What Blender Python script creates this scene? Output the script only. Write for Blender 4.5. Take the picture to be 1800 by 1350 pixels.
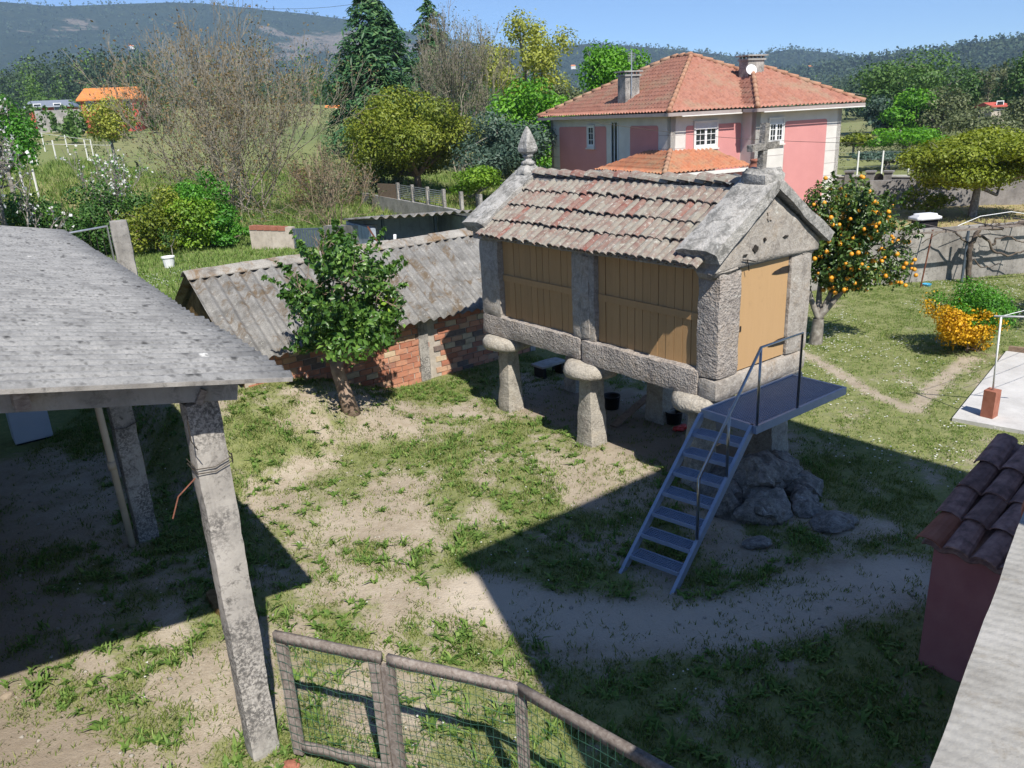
import bpy, bmesh, math, random
import numpy as np
from mathutils import Vector, Matrix, noise as mnoise
for o in list(bpy.data.objects): bpy.data.objects.remove(o)
SC = bpy.context.scene
COL = SC.collection
# ---------------------------------------------------------------- camera
CAM_H, FPX, PIT, ROL = 5.5, 1397.0, math.radians(18.77), math.radians(-2.833)
cp, sp, cr, sr = math.cos(PIT), math.sin(PIT), math.cos(ROL), math.sin(ROL)
r0, u0, f0 = Vector((1, 0, 0)), Vector((0, sp, cp)), Vector((0, cp, -sp))
Rv, Uv = r0*cr + u0*sr, u0*cr - r0*sr
cam_d = bpy.data.cameras.new('camera'); cam = bpy.data.objects.new('camera', cam_d); COL.objects.link(cam)
cam_d.sensor_width = 36.0; cam_d.lens = FPX/1800*36.0; cam_d.clip_start = 0.05; cam_d.clip_end = 30000
m3 = Matrix((Rv, Uv, -f0)).transposed()
cam.matrix_world = Matrix.Translation((0, 0, CAM_H)) @ m3.to_4x4()
SC.camera = cam
# ---------------------------------------------------------------- sky, sun, exposure
SUN = Vector((0.263, -0.797, 1.0)).normalized()          # towards the sun
W = bpy.data.worlds.new('World'); SC.world = W; W.use_nodes = True
nt = W.node_tree; nt.nodes.clear()
sky = nt.nodes.new('ShaderNodeTexSky'); sky.sky_type = 'NISHITA'; sky.sun_disc = False
sky.sun_elevation = math.asin(SUN.z); sky.sun_rotation = math.atan2(SUN.x, SUN.y)
sky.altitude = 0; sky.air_density = 0.7; sky.dust_density = 0.0; sky.ozone_density = 9.0
bg = nt.nodes.new('ShaderNodeBackground'); bg.inputs[1].default_value = 0.084
wo = nt.nodes.new('ShaderNodeOutputWorld')
nt.links.new(sky.outputs[0], bg.inputs[0]); nt.links.new(bg.outputs[0], wo.inputs[0])
sd = bpy.data.lights.new('sun', 'SUN'); sd.energy = 4.0; sd.angle = math.radians(0.53); sd.color = (1.0, 0.945, 0.86)
so = bpy.data.objects.new('sun', sd); COL.objects.link(so)
so.rotation_euler = SUN.to_track_quat('Z', 'Y').to_euler(); so.location = (0, 0, 60)
SC.view_settings.view_transform = 'Standard'; SC.view_settings.look = 'None'
SC.view_settings.exposure = 0.92; SC.view_settings.gamma = 1.0
SC.render.engine = 'CYCLES'
SC.cycles.max_bounces = 7; SC.cycles.diffuse_bounces = 3; SC.cycles.glossy_bounces = 3; SC.cycles.transmission_bounces = 3; SC.cycles.volume_bounces = 0
# ---------------------------------------------------------------- geometry helpers
V3 = np.array
def ray(px, py):
    dx, dy = px-900, py-675
    X, Y = cr*dx + sr*dy, -sr*dx + cr*dy
    return V3([X, FPX*cp - Y*sp, -FPX*sp - Y*cp])/FPX
EYE = V3([0., 0., CAM_H])
def gz(px, py, z=0.0):
    d = ray(px, py); return EYE + d*(z-CAM_H)/d[2]
def hit(px, py):
    """where the ray meets the sloping ground"""
    z = 0.0
    for _ in range(25): p = gz(px, py, z); z = .5*z+.5*tz(p[0], p[1])
    return p
def DY(px, py, y):
    d = ray(px, py); return EYE + d*y/d[1]
def sm(x, a, b):
    t = np.clip((x-a)/(b-a), 0, 1); return t*t*(3-2*t)
class Fr:
    """local frame: u along ex, v along ey, both horizontal"""
    def __init__(s, o, ex, ey=None):
        s.o = V3([o[0], o[1]], dtype=float); s.ex = V3([ex[0], ex[1]], dtype=float)
        s.ey = V3([-s.ex[1], s.ex[0]]) if ey is None else V3([ey[0], ey[1]], dtype=float)
    def p(s, u, v, z=0.0):
        q = s.o + s.ex*u + s.ey*v; return V3([q[0], q[1], z])
    def uv(s, p):
        d = V3(p[:2], dtype=float)-s.o; return d@s.ex, d@s.ey
    def arr(s, P):
        P = np.asarray(P, float); q = s.o + P[:, :1]*s.ex + P[:, 1:2]*s.ey
        return np.concatenate([q, P[:, 2:3]], 1)
TH = math.radians(127.4)
A2 = (math.cos(TH), math.sin(TH)); B2 = (A2[1], -A2[0])
G = Fr((2.853, 10.511), B2, A2)             # garden grid: u along the granary's gable front, v along its length
WORLD = Fr((0, 0), (1, 0))
MAT = {}
def mk(name, verts, faces, mat, parent=None, smooth=False, attr=None):
    me = bpy.data.meshes.new(name)
    verts = np.asarray(verts, dtype=np.float32).reshape(-1, 3)
    if isinstance(faces, np.ndarray):
        n, k = faces.shape
        me.vertices.add(len(verts)); me.vertices.foreach_set('co', verts.ravel())
        me.loops.add(n*k); me.loops.foreach_set('vertex_index', faces.astype(np.int32).ravel())
        me.polygons.add(n); me.polygons.foreach_set('loop_start', np.arange(0, n*k, k, dtype=np.int32))
        me.polygons.foreach_set('loop_total', np.full(n, k, dtype=np.int32))
        me.update(calc_edges=True)
    else:
        me.from_pydata(verts.tolist(), [], faces); me.update()
    if attr:
        for k, a in attr.items():
            t = me.attributes.new(k, 'FLOAT', 'POINT'); t.data.foreach_set('value', np.asarray(a, np.float32))
    me.materials.append(MAT[mat] if isinstance(mat, str) else mat)
    if smooth:
        me.polygons.foreach_set('use_smooth', np.ones(len(me.polygons), dtype=bool))
        if smooth == 'sharp': me.set_sharp_from_angle(angle=math.radians(38))
    o = bpy.data.objects.new(name, me); COL.objects.link(o)
    if parent is not None: par(o, parent)
    return o
def par(o, parent):
    o.parent = parent
    if parent.type == 'EMPTY': o.matrix_parent_inverse = Matrix.Translation(-parent.location)
def inst(name, me, M, parent=None):
    o = bpy.data.objects.new(name, me); COL.objects.link(o)
    if parent is not None: par(o, parent)
    o.matrix_basis = M
    return o
def tag(o, label, cat, group=None, kind=None):
    o['label'] = label; o['category'] = cat
    if group: o['group'] = group
    if kind: o['kind'] = kind
    return o
def thing(name, label, cat, loc, group=None):
    o = bpy.data.objects.new(name, None); COL.objects.link(o); o.location = Vector([float(a) for a in loc]); o.empty_display_size = .2
    return tag(o, label, cat, group)
def kind(o, k): o['kind'] = k; return o
class MB:
    def __init__(s): s.v = []; s.f = []
    def add(s, vs, fs):
        n = len(s.v); s.v += [tuple(float(c) for c in a) for a in vs]; s.f += [tuple(i+n for i in f) for f in fs]; return s
    def box(s, fr, u0, u1, v0, v1, z0, z1):
        P = [fr.p(u, v, z) for z in (z0, z1) for u, v in ((u0, v0), (u1, v0), (u1, v1), (u0, v1))]
        if (u1-u0)*(v1-v0)*(z1-z0) < 0: P = [P[i] for i in (4, 5, 6, 7, 0, 1, 2, 3)]
        return s.add(P, [(0, 3, 2, 1), (4, 5, 6, 7), (0, 1, 5, 4), (1, 2, 6, 5), (2, 3, 7, 6), (3, 0, 4, 7)])
    def beam(s, p, q, w, h, up=(0, 0, 1)):
        p, q = Vector([float(a) for a in p]), Vector([float(a) for a in q]); d = (q-p).normalized()
        x = d.cross(Vector(up))
        if x.length < 1e-4: x = d.cross(Vector((1, 0, 0)))
        x.normalize(); y = x.cross(d); x *= w/2; y *= h/2
        P = [e+a*x+b*y for e in (p, q) for a, b in ((-1, -1), (1, -1), (1, 1), (-1, 1))]
        return s.add(P, [(0, 1, 2, 3), (7, 6, 5, 4), (0, 4, 5, 1), (1, 5, 6, 2), (2, 6, 7, 3), (3, 7, 4, 0)])
    def tube(s, pts, r, n=6, cap=True):
        pts = [Vector([float(a) for a in p]) for p in pts]; rs = r if isinstance(r, (list, tuple)) else [r]*len(pts)
        rings = []
        ref = None
        for i, p in enumerate(pts):
            d = (pts[min(i+1, len(pts)-1)]-pts[max(i-1, 0)]).normalized()
            if ref is None or abs(ref.dot(d)) > .98: ref = Vector((0, 0, 1)) if abs(d.z) < .9 else Vector((1, 0, 0))
            x = d.cross(ref).normalized(); y = d.cross(x)
            rings.append([p + (x*math.cos(2*math.pi*k/n)+y*math.sin(2*math.pi*k/n))*rs[i] for k in range(n)])
            ref = x.cross(d)
        vs = [v for R in rings for v in R]; fs = []
        for i in range(len(pts)-1):
            for k in range(n): fs.append((i*n+k, i*n+(k+1) % n, (i+1)*n+(k+1) % n, (i+1)*n+k))
        if cap: fs += [tuple(range(n-1, -1, -1)), tuple((len(pts)-1)*n+k for k in range(n))]
        return s.add(vs, fs)
    def prism(s, pts, off):
        n = len(pts); P = [V3(p, dtype=float) for p in pts]; Q = [p+V3(off, dtype=float) for p in P]
        return s.add(P+Q, [tuple(range(n))[::-1], tuple(range(n, 2*n))] + [(i, (i+1) % n, n+(i+1) % n, n+i) for i in range(n)])
    def lathe(s, c, prof, n=12, tilt=None):
        c = V3(c, dtype=float); vs = []
        for r, z in prof:
            for k in range(n): a = 2*math.pi*k/n; vs.append(c+V3([r*math.cos(a), r*math.sin(a), z]))
        fs = [(i*n+k, i*n+(k+1) % n, (i+1)*n+(k+1) % n, (i+1)*n+k) for i in range(len(prof)-1) for k in range(n)]
        fs += [tuple(range(n-1, -1, -1)), tuple((len(prof)-1)*n+k for k in range(n))]
        return s.add(vs, fs)
    def build(s, name, mat, parent=None, smooth=False): return mk(name, s.v, s.f, mat, parent, smooth)
def gridbox(nx, ny, nz):
    """unit box surface (-.5..+.5) cut into a grid"""
    idx = {}; V = []; F = []
    def vid(i, j, k):
        key = (i, j, k)
        if key not in idx: idx[key] = len(V); V.append((i/nx-.5, j/ny-.5, k/nz-.5))
        return idx[key]
    for i in range(nx):
        for j in range(ny):
            F.append((vid(i, j, 0), vid(i, j+1, 0), vid(i+1, j+1, 0), vid(i+1, j, 0))); F.append((vid(i, j, nz), vid(i+1, j, nz), vid(i+1, j+1, nz), vid(i, j+1, nz)))
    for i in range(nx):
        for k in range(nz):
            F.append((vid(i, 0, k), vid(i+1, 0, k), vid(i+1, 0, k+1), vid(i, 0, k+1))); F.append((vid(i, ny, k), vid(i, ny, k+1), vid(i+1, ny, k+1), vid(i+1, ny, k)))
    for j in range(ny):
        for k in range(nz):
            F.append((vid(0, j, k), vid(0, j, k+1), vid(0, j+1, k+1), vid(0, j+1, k))); F.append((vid(nx, j, k), vid(nx, j+1, k), vid(nx, j+1, k+1), vid(nx, j, k+1)))
    return np.array(V), np.array(F)
def nz3(p, s=1.0, seed=0.0):
    return mnoise.noise(Vector((p[0]*s+seed, p[1]*s-seed*.7, p[2]*s+seed*1.3)))
def stone(name, fr, u0, u1, v0, v1, z0, z1, mat, parent=None, amp=.015, rnd=.03, cell=.12, seed=0, taper=None, smooth=True):
    """a dressed or rough stone block: gridded box, worn edges, uneven faces"""
    du, dv, dz = u1-u0, v1-v0, z1-z0
    n = [max(2, min(40, int(round(abs(d)/cell)))) for d in (du, dv, dz)]
    V, F = gridbox(*n)
    S = V3([abs(du), abs(dv), abs(dz)]); P = V*S
    # worn edges: pull in vertices lying on two or three faces
    e = (np.abs(V) > .499).sum(1)
    pull = np.where(e == 2, .35, np.where(e == 3, .55, 0))*rnd
    P -= np.sign(V)*(np.abs(V) > .499)*pull[:, None]
    C = V3([(u0+u1)/2, (v0+v1)/2, (z0+z1)/2])
    if taper is not None:
        t = V[:, 2]+.5; k = taper[0]+(taper[1]-taper[0])*t
        P[:, 0] *= k; P[:, 1] *= k
    P += C
    Q = P.copy()
    for i, p in enumerate(P):
        for a in range(3):
            Q[i, a] += amp*(mnoise.noise(Vector((p[0]*3.1+seed+a*17, p[1]*3.1, p[2]*3.1)))+.6*mnoise.noise(Vector((p[0]*9+seed+a*31, p[1]*9, p[2]*9))))
    return mk(name, fr.arr(Q), F, mat, parent, 'sharp' if smooth else False)
def boulder(name, c, size, mat, parent=None, seed=0, rotz=0.0, sub=3, amp=.28):
    bm = bmesh.new(); bmesh.ops.create_icosphere(bm, subdivisions=sub, radius=1.0)
    V = []
    for v in bm.verts:
        p = v.co.copy(); q = p.copy()
        for k in range(3):                                   # flatten along random planes so that it breaks into facets
            r_ = random.Random(seed*31+k); n = Vector((r_.uniform(-1, 1), r_.uniform(-1, 1), r_.uniform(-.3, 1))).normalized()
            d = q.dot(n)
            if d > .62: q -= n*(d-.62)*.8
        q *= 1+amp*nz3(p, 1.3, seed)+amp*.5*nz3(p, 3.5, seed+5)+amp*.28*nz3(p, 8.0, seed+9)
        q = Vector((q.x*size[0], q.y*size[1], q.z*size[2])); q.rotate(Matrix.Rotation(rotz, 3, 'Z'))
        V.append((q.x+c[0], q.y+c[1], q.z+c[2]))
    F = [tuple(v.index for v in f.verts) for f in bm.faces]; bm.free()
    return mk(name, V, F, mat, parent, False)
def wavy(name, P0, sdir, tdir, nrm, L, tr, mat, parent=None, wave=.18, amp=.025, per=6, nt=2, step=0.0, stepamp=0.0, phase=0.0, jag=0.0, thick=0.0, sag=0.0):
    """corrugated or barrel-tiled slope: waves run along sdir, troughs run along tdir. tr(s) -> (t0, t1)"""
    P0, sdir, tdir, nrm = (V3(a, dtype=float) for a in (P0, sdir, tdir, nrm))
    ns = max(2, int(round(L/wave*per)))
    ts_all = None; V = []; cnt = None
    for i in range(ns+1):
        s = L*i/ns; t0, t1 = tr(s); w = amp*math.sin(2*math.pi*(s/wave)+phase)
        if step:                                             # rows of overlapping tiles: real small steps
            ts = []
            for k in range(nt+1):
                a, b = min(t0+k*step, t1), min(t0+(k+1)*step, t1); e = stepamp*min(1, (b-a)/step+1e-4)
                ts += [(a, e), (b, 0.0)]
        else:
            ts = [(t0+(t1-t0)*k/nt, 0.0) for k in range(nt+1)]
        cnt = len(ts)
        for t, e in ts:
            j = jag*mnoise.noise(Vector((s*1.1+9, t*1.3, 3.3)))
            V.append(P0+sdir*s+tdir*t+nrm*(w+e+j-sag*math.sin(math.pi*min(1, max(0, s/L)))))
    V = np.array(V); idx = np.arange((ns+1)*cnt).reshape(ns+1, cnt)
    F = np.stack([idx[:-1, :-1], idx[1:, :-1], idx[1:, 1:], idx[:-1, 1:]], -1).reshape(-1, 4)
    if thick:
        n = len(V); V = np.concatenate([V, V-nrm*thick]); F2 = F[:, ::-1]+n
        rim = []
        for a in (idx[:, 0], idx[:, -1][::-1], idx[0, :][::-1], idx[-1, :]):
            for q, w_ in zip(a[:-1], a[1:]): rim.append((q+n, w_+n, w_, q))
        F = np.concatenate([F, F2, np.array(rim)])
    return mk(name, V, F, mat, parent, True)
# ---------------------------------------------------------------- materials
def nodes(name):
    m = bpy.data.materials.new(name); m.use_nodes = True; t = m.node_tree; t.nodes.clear(); MAT[name] = m
    out = t.nodes.new('ShaderNodeOutputMaterial'); return m, t, out
def N(t, ty, **kw):
    n = t.nodes.new(ty)
    for k, v in kw.items():
        if k.startswith('i_'):
            key = k[2:]; key = int(key) if key.isdigit() else key.replace('_', ' ')
            n.inputs[key].default_value = v
        else: setattr(n, k, v)
    return n
def L(t, a, b): t.links.new(a, b)
def c4(c): return (c[0], c[1], c[2], 1.0)
def ramp(t, fac, stops, interp='LINEAR'):
    r = t.nodes.new('ShaderNodeValToRGB'); r.color_ramp.interpolation = interp
    el = r.color_ramp.elements
    while len(el) < len(stops): el.new(.5)
    for e, (p, c) in zip(el, stops): e.position = p; e.color = c4(c) if len(c) == 3 else c
    L(t, fac, r.inputs[0]); return r.outputs[0]
def mix(t, f, a, b, mode='MIX'):
    m = t.nodes.new('ShaderNodeMix'); m.data_type = 'RGBA'; m.blend_type = mode
    for s, k in ((f, 0), (a, 6), (b, 7)):
        if hasattr(s, 'links'): L(t, s, m.inputs[k])
        else: m.inputs[k].default_value = s if k == 0 else c4(s)
    return m.outputs[2]
def math_(t, op, a, b=None, clamp=False):
    m = t.nodes.new('ShaderNodeMath'); m.operation = op; m.use_clamp = clamp
    for s, k in ((a, 0), (b, 1)):
        if s is None: continue
        if hasattr(s, 'links'): L(t, s, m.inputs[k])
        else: m.inputs[k].default_value = s
    return m.outputs[0]
def pos(t, objrand=False, scale=None):
    g = N(t, 'ShaderNodeNewGeometry').outputs['Position']
    if objrand:
        oi = N(t, 'ShaderNodeObjectInfo'); a = N(t, 'ShaderNodeVectorMath', operation='SCALE'); a.inputs[0].default_value = (37, 53, 71); L(t, oi.outputs['Random'], a.inputs['Scale'])
        b = N(t, 'ShaderNodeVectorMath', operation='ADD'); L(t, g, b.inputs[0]); L(t, a.outputs[0], b.inputs[1]); g = b.outputs[0]
    if scale:
        b = N(t, 'ShaderNodeVectorMath', operation='MULTIPLY'); L(t, g, b.inputs[0]); b.inputs[1].default_value = scale; g = b.outputs[0]
    return g
def noise(t, v, s, d=4.0, r=.55, dist=0.0):
    n = N(t, 'ShaderNodeTexNoise', i_Scale=s, i_Detail=d, i_Roughness=r, i_Distortion=dist); L(t, v, n.inputs['Vector']); return n.outputs[0]
def voro(t, v, s, feature='F1', rnd=1.0):
    n = N(t, 'ShaderNodeTexVoronoi', i_Scale=s, i_Randomness=rnd); n.feature = feature; L(t, v, n.inputs['Vector']); return n
def finish(t, out, col, rough=.85, bumps=(), metal=0.0, spec=.3, coat=0.0):
    b = N(t, 'ShaderNodeBsdfPrincipled'); b.inputs['Metallic'].default_value = metal; b.inputs['Specular IOR Level'].default_value = spec
    if hasattr(col, 'links'): L(t, col, b.inputs['Base Color'])
    else: b.inputs['Base Color'].default_value = c4(col)
    if hasattr(rough, 'links'): L(t, rough, b.inputs['Roughness'])
    else: b.inputs['Roughness'].default_value = rough
    nrm = None
    for h, st, di in bumps:
        bp = N(t, 'ShaderNodeBump', i_Strength=st, i_Distance=di); L(t, h, bp.inputs['Height'])
        if nrm is not None: L(t, nrm, bp.inputs['Normal'])
        nrm = bp.outputs[0]
    if nrm is not None: L(t, nrm, b.inputs['Normal'])
    L(t, b.outputs[0], out.inputs[0]); return b
def simple(name, stops, s=6.0, rough=.85, bump=.3, bs=30.0, bd=.01, metal=0.0, spec=.3, objrand=True, d=5.0, objvar=0.0, scale=None):
    m, t, out = nodes(name); v = pos(t, objrand, scale)
    col = ramp(t, noise(t, v, s, d), stops)
    if objvar:
        oi = N(t, 'ShaderNodeObjectInfo'); h = N(t, 'ShaderNodeHueSaturation'); L(t, col, h.inputs['Color'])
        mm = math_(t, 'MULTIPLY_ADD', oi.outputs['Random'], objvar); mm.node.inputs[2].default_value = 1-objvar/2; L(t, mm, h.inputs['Value'])
        col = h.outputs[0]
    finish(t, out, col, rough, [(noise(t, v, bs, 4.0), bump, bd)] if bump else [], metal, spec)
    return m
def granite(name, base, dark, pale, lichen, pits=1.0, lich=.5, warm=(.36, .29, .22)):
    m, t, out = nodes(name); v = pos(t, True)
    n1 = noise(t, v, 2.2, 6.0, .65); n2 = noise(t, v, 14.0, 5.0, .7); n3 = noise(t, v, 90.0, 3.0, .7); n4 = noise(t, v, 5.0, 8.0, .75, .6)
    col = ramp(t, n1, [(.3, dark), (.5, base), (.7, warm)])
    col = mix(t, ramp(t, n2, [(.42, (0, 0, 0)), (.62, (.75, .75, .75))]), col, pale)
    col = mix(t, ramp(t, n4, [(.54-.1*lich, (0, 0, 0)), (.64-.06*lich, (.8, .8, .8))]), col, dark)
    col = mix(t, ramp(t, noise(t, v, 3.3, 9.0, .8, 1.2), [(.58, (0, 0, 0)), (.64, (.85, .85, .85))]), col, lichen)
    col = mix(t, ramp(t, n3, [(.35, (.45, .45, .45)), (.6, (0, 0, 0))]), col, (.07, .065, .06))
    vo = voro(t, v, 34.0); vo2 = voro(t, v, 15.0)
    finish(t, out, col, .92, [(vo.outputs[0], .55*pits, .02), (n2, .6*pits, .02), (n3, .35, .004), (vo2.outputs[0], .3*pits, .03)], 0, .15)
granite('granite_dressed', (.39, .355, .315), (.24, .215, .19), (.50, .465, .42), (.62, .60, .55), .45, .25)
granite('granite_picked', (.37, .33, .30), (.22, .195, .18), (.48, .44, .40), (.52, .50, .46), 1.15, .2)
granite('granite_coping', (.42, .41, .385), (.14, .14, .13), (.54, .52, .49), (.60, .60, .57), .6, .75, (.30, .28, .25))
granite('granite_boulder', (.25, .235, .215), (.10, .095, .085), (.38, .36, .33), (.48, .47, .44), .9, .5, (.22, .19, .15))
granite('granite_post', (.40, .37, .32), (.22, .20, .17), (.52, .48, .41), (.60, .57, .50), .6, .15, (.42, .36, .28))
# old roof tiles, each tile its own mixture of clay and lichen
m, t, out = nodes('old_tile'); v = pos(t, True); oi = N(t, 'ShaderNodeObjectInfo')
clay = ramp(t, oi.outputs['Random'], [(0, (.20, .075, .06)), (.07, (.23, .10, .08)), (.14, (.20, .125, .105)), (.5, (.23, .16, .138)), (.8, (.18, .12, .10)), (1, (.24, .185, .155))], 'LINEAR')
n1 = noise(t, v, 5.0, 7.0, .7, .4); n2 = noise(t, v, 17.0, 6.0, .75)
gate = ramp(t, oi.outputs['Random'], [(0, (.35, .35, .35)), (.10, (.6, .6, .6)), (.22, (1, 1, 1))])
f = mix(t, 1.0, ramp(t, n1, [(.40, (0, 0, 0)), (.55, (.9, .9, .9))]), gate, 'MULTIPLY')
col = mix(t, f, clay, (.275, .262, .222))
col = mix(t, ramp(t, n2, [(.56, (0, 0, 0)), (.63, (.85, .85, .85))]), col, (.43, .42, .375))
col = mix(t, ramp(t, noise(t, v, 9.0, 6.0, .8), [(.62, (0, 0, 0)), (.7, (.8, .8, .8))]), col, (.08, .07, .055))
finish(t, out, col, .93, [(n2, .5, .012), (noise(t, v, 60.0), .4, .006)], 0, .15)
# orange tiles of the houses
def roof_tile(name, a, b, c, moss):
    m, t, out = nodes(name); v = pos(t)
    vo = voro(t, pos(t, False, (5.0, 5.0, 2.4)), 1.0)
    col = ramp(t, vo.outputs['Color'], [(.15, a), (.5, b), (.85, c)])
    col = mix(t, ramp(t, noise(t, v, .7, 6.0, .7), [(.5, (0, 0, 0)), (.66, (.75, .75, .75))]), col, moss)
    col = mix(t, ramp(t, noise(t, v, 7.0, 4.0, .7), [(.55, (0, 0, 0)), (.7, (.55, .55, .55))]), col, (.12, .06, .04))
    finish(t, out, col, .88, [(noise(t, v, 20.0), .3, .02)], 0, .2)
roof_tile('house_tile', (.37, .165, .115), (.42, .205, .15), (.33, .155, .115), (.36, .26, .18))
roof_tile('porch_tile', (.42, .16, .085), (.47, .20, .11), (.38, .165, .10), (.35, .27, .165))
roof_tile('far_tile', (.62, .20, .055), (.66, .24, .07), (.55, .20, .07), (.5, .25, .1))
simple('chimney_tile', [(.3, (.13, .08, .07)), (.5, (.26, .15, .13)), (.7, (.36, .22, .185))], 11, .9, .5, 40, .01, objvar=.5)
# fibre cement
def fibro(name, base, lt, dk, moss, mo, spots):
    m, t, out = nodes(name); v = pos(t)
    n1 = noise(t, v, 3.0, 8.0, .7); n2 = noise(t, v, 40.0, 4.0, .7)
    col = ramp(t, n1, [(.3, dk), (.5, base), (.7, lt)])
    col = mix(t, ramp(t, n2, [(.35, (.5, .5, .5)), (.65, (0, 0, 0))]), col, dk)
    def dots(sc, r0_, r1_, dens, off, c, f0=.8):
        nonlocal col
        ad = N(t, 'ShaderNodeVectorMath', operation='ADD'); L(t, v, ad.inputs[0]); ad.inputs[1].default_value = off
        w = N(t, 'ShaderNodeTexNoise', i_Scale=26.0, i_Detail=3.0); L(t, ad.outputs[0], w.inputs['Vector'])
        a2 = N(t, 'ShaderNodeVectorMath', operation='MULTIPLY_ADD'); L(t, w.outputs['Color'], a2.inputs[0]); a2.inputs[1].default_value = (.05, .05, .05); L(t, ad.outputs[0], a2.inputs[2])
        vo = voro(t, a2.outputs[0], sc); sel = ramp(t, vo.outputs['Color'], [(dens, (0, 0, 0)), (dens+.02, (1, 1, 1))])
        d = ramp(t, vo.outputs['Distance'], [(r0_, (f0, f0, f0)), (r1_, (0, 0, 0))])
        col = mix(t, mix(t, 1.0, sel, d, 'MULTIPLY'), col, c)
    if spots:
        dots(7.5, .12, .32, .55, (3.1, 1.7, 0), (.06, .06, .06), .95); dots(13.0, .15, .38, .42, (7.7, 2.2, 1), (.10, .10, .10), .7)
        dots(3.6, .06, .16, .78, (1.3, 8.1, 2), (.62, .62, .60), .95); dots(24.0, .2, .45, .45, (0, 4, 1), (.13, .13, .125), .6)
    if mo:
        mv = noise(t, pos(t, False, (1.6, 1.6, .8)), 1.3, 9.0, .75, .5)
        col = mix(t, ramp(t, mv, [(.60-mo*.12, (0, 0, 0)), (.66-mo*.08, (.85, .85, .85))]), col, moss)
        col = mix(t, ramp(t, noise(t, v, 11.0, 5.0, .8), [(.60, (0, 0, 0)), (.66, (.8, .8, .8))]), col, (.42, .41, .38))
        col = mix(t, ramp(t, noise(t, v, 8.0, 6.0, .8), [(.62, (0, 0, 0)), (.69, (.8, .8, .8))]), col, (.06, .05, .04))
    finish(t, out, col, .93, [(n2, .5, .006), (noise(t, v, 120.0), .35, .003)], 0, .15)
fibro('fibro_spotted', (.285, .285, .28), (.36, .355, .345), (.165, .165, .165), (.1, .1, .1), 0, True)
fibro('fibro_mossy', (.235, .23, .22), (.32, .312, .295), (.10, .097, .09), (.12, .085, .05), .75, False)
fibro('fibro_ridge', (.33, .315, .285), (.42, .40, .36), (.13, .115, .10), (.18, .115, .06), .8, False)
def concrete(name, base, dk, lt, blot, streak=0.0):
    m, t, out = nodes(name); v = pos(t)
    col = ramp(t, noise(t, v, 1.6, 7.0, .65), [(.3, dk), (.5, base), (.7, lt)])
    col = mix(t, ramp(t, noise(t, v, 9.0, 8.0, .75, .4), [(.52, (0, 0, 0)), (.66, (blot, blot, blot))]), col, (dk[0]*.35, dk[1]*.35, dk[2]*.35))
    if streak: col = mix(t, ramp(t, noise(t, pos(t, False, (5, 5, .35)), 1.0, 5.0, .7), [(.5, (0, 0, 0)), (.72, (streak,)*3)]), col, (.10, .09, .08))
    if blot > .9:                                            # mould: fine dark speckle gathered in broad patches
        sp_ = mix(t, 1.0, ramp(t, noise(t, v, 34.0, 4.0, .75), [(.44, (0, 0, 0)), (.56, (.9, .9, .9))]), ramp(t, noise(t, v, 1.5, 4.0, .6), [(.42, (0, 0, 0)), (.56, (1, 1, 1))]), 'MULTIPLY')
        col = mix(t, sp_, col, (.10, .095, .09))
    n = noise(t, v, 26.0, 5.0, .7)
    finish(t, out, col, .92, [(n, .45, .008), (voro(t, v, 60.0).outputs[0], .25, .004)], 0, .2)
concrete('concrete_pillar', (.40, .375, .34), (.25, .235, .215), (.50, .47, .43), .95, .5)
concrete('concrete_grey', (.33, .32, .30), (.22, .215, .20), (.42, .40, .375), .5, .3)
concrete('concrete_wall', (.27, .255, .235), (.16, .15, .14), (.38, .36, .33), .6, .45)
concrete('concrete_pale', (.50, .49, .475), (.42, .41, .395), (.57, .56, .54), .15)
concrete('render_blue', (.36, .40, .45), (.27, .30, .34), (.45, .49, .53), .35, .5)
concrete('block_grey', (.24, .225, .215), (.15, .14, .135), (.33, .31, .295), .4, .3)
concrete('plaster_cream', (.46, .40, .33), (.36, .31, .26), (.55, .49, .42), .35, .3)
concrete('coping_mortar', (.50, .49, .455), (.36, .345, .31), (.60, .585, .55), .45)
# ribbed balcony coping
m, t, out = nodes('ribbed_coping'); v = pos(t)
wv = N(t, 'ShaderNodeTexWave', i_Scale=9.0, i_Distortion=.6); wv.inputs['Detail'].default_value = 2; wv.inputs['Detail Scale'].default_value = 3.0
rt = N(t, 'ShaderNodeVectorRotate', i_Angle=math.radians(-50)); rt.rotation_type = 'Z_AXIS'; L(t, v, rt.inputs['Vector']); L(t, rt.outputs[0], wv.inputs['Vector'])
col = ramp(t, noise(t, v, 5.0, 8.0, .7), [(.3, (.23, .22, .20)), (.5, (.33, .322, .30)), (.7, (.40, .39, .37))])
col = mix(t, ramp(t, noise(t, v, 2.2, 9.0, .8, .5), [(.58, (0, 0, 0)), (.68, (.7, .7, .7))]), col, (.19, .16, .12))
finish(t, out, col, .9, [(wv.outputs['Color'], .35, .006), (noise(t, v, 60.0), .5, .006)], 0, .2)
# timber
def timber(name, a, b, c, grain=(2, 2, 40), rough=.8, bump=.35, objvar=.12):
    m, t, out = nodes(name); v = pos(t, True, grain)
    col = ramp(t, noise(t, v, 1.0, 6.0, .65, .4), [(.3, a), (.5, b), (.7, c)])
    oi = N(t, 'ShaderNodeObjectInfo'); h = N(t, 'ShaderNodeHueSaturation'); L(t, col, h.inputs['Color'])
    mm = math_(t, 'MULTIPLY_ADD', oi.outputs['Random'], objvar); mm.node.inputs[2].default_value = 1-objvar/2; L(t, mm, h.inputs['Value'])
    dirt = mix(t, ramp(t, noise(t, pos(t, True), 6.0, 6.0, .75), [(.6, (0, 0, 0)), (.75, (.3, .3, .3))]), h.outputs[0], (a[0]*.5, a[1]*.5, a[2]*.5))
    finish(t, out, dirt, rough, [(noise(t, v, 3.0, 5.0), bump, .004)], 0, .3)
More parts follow.
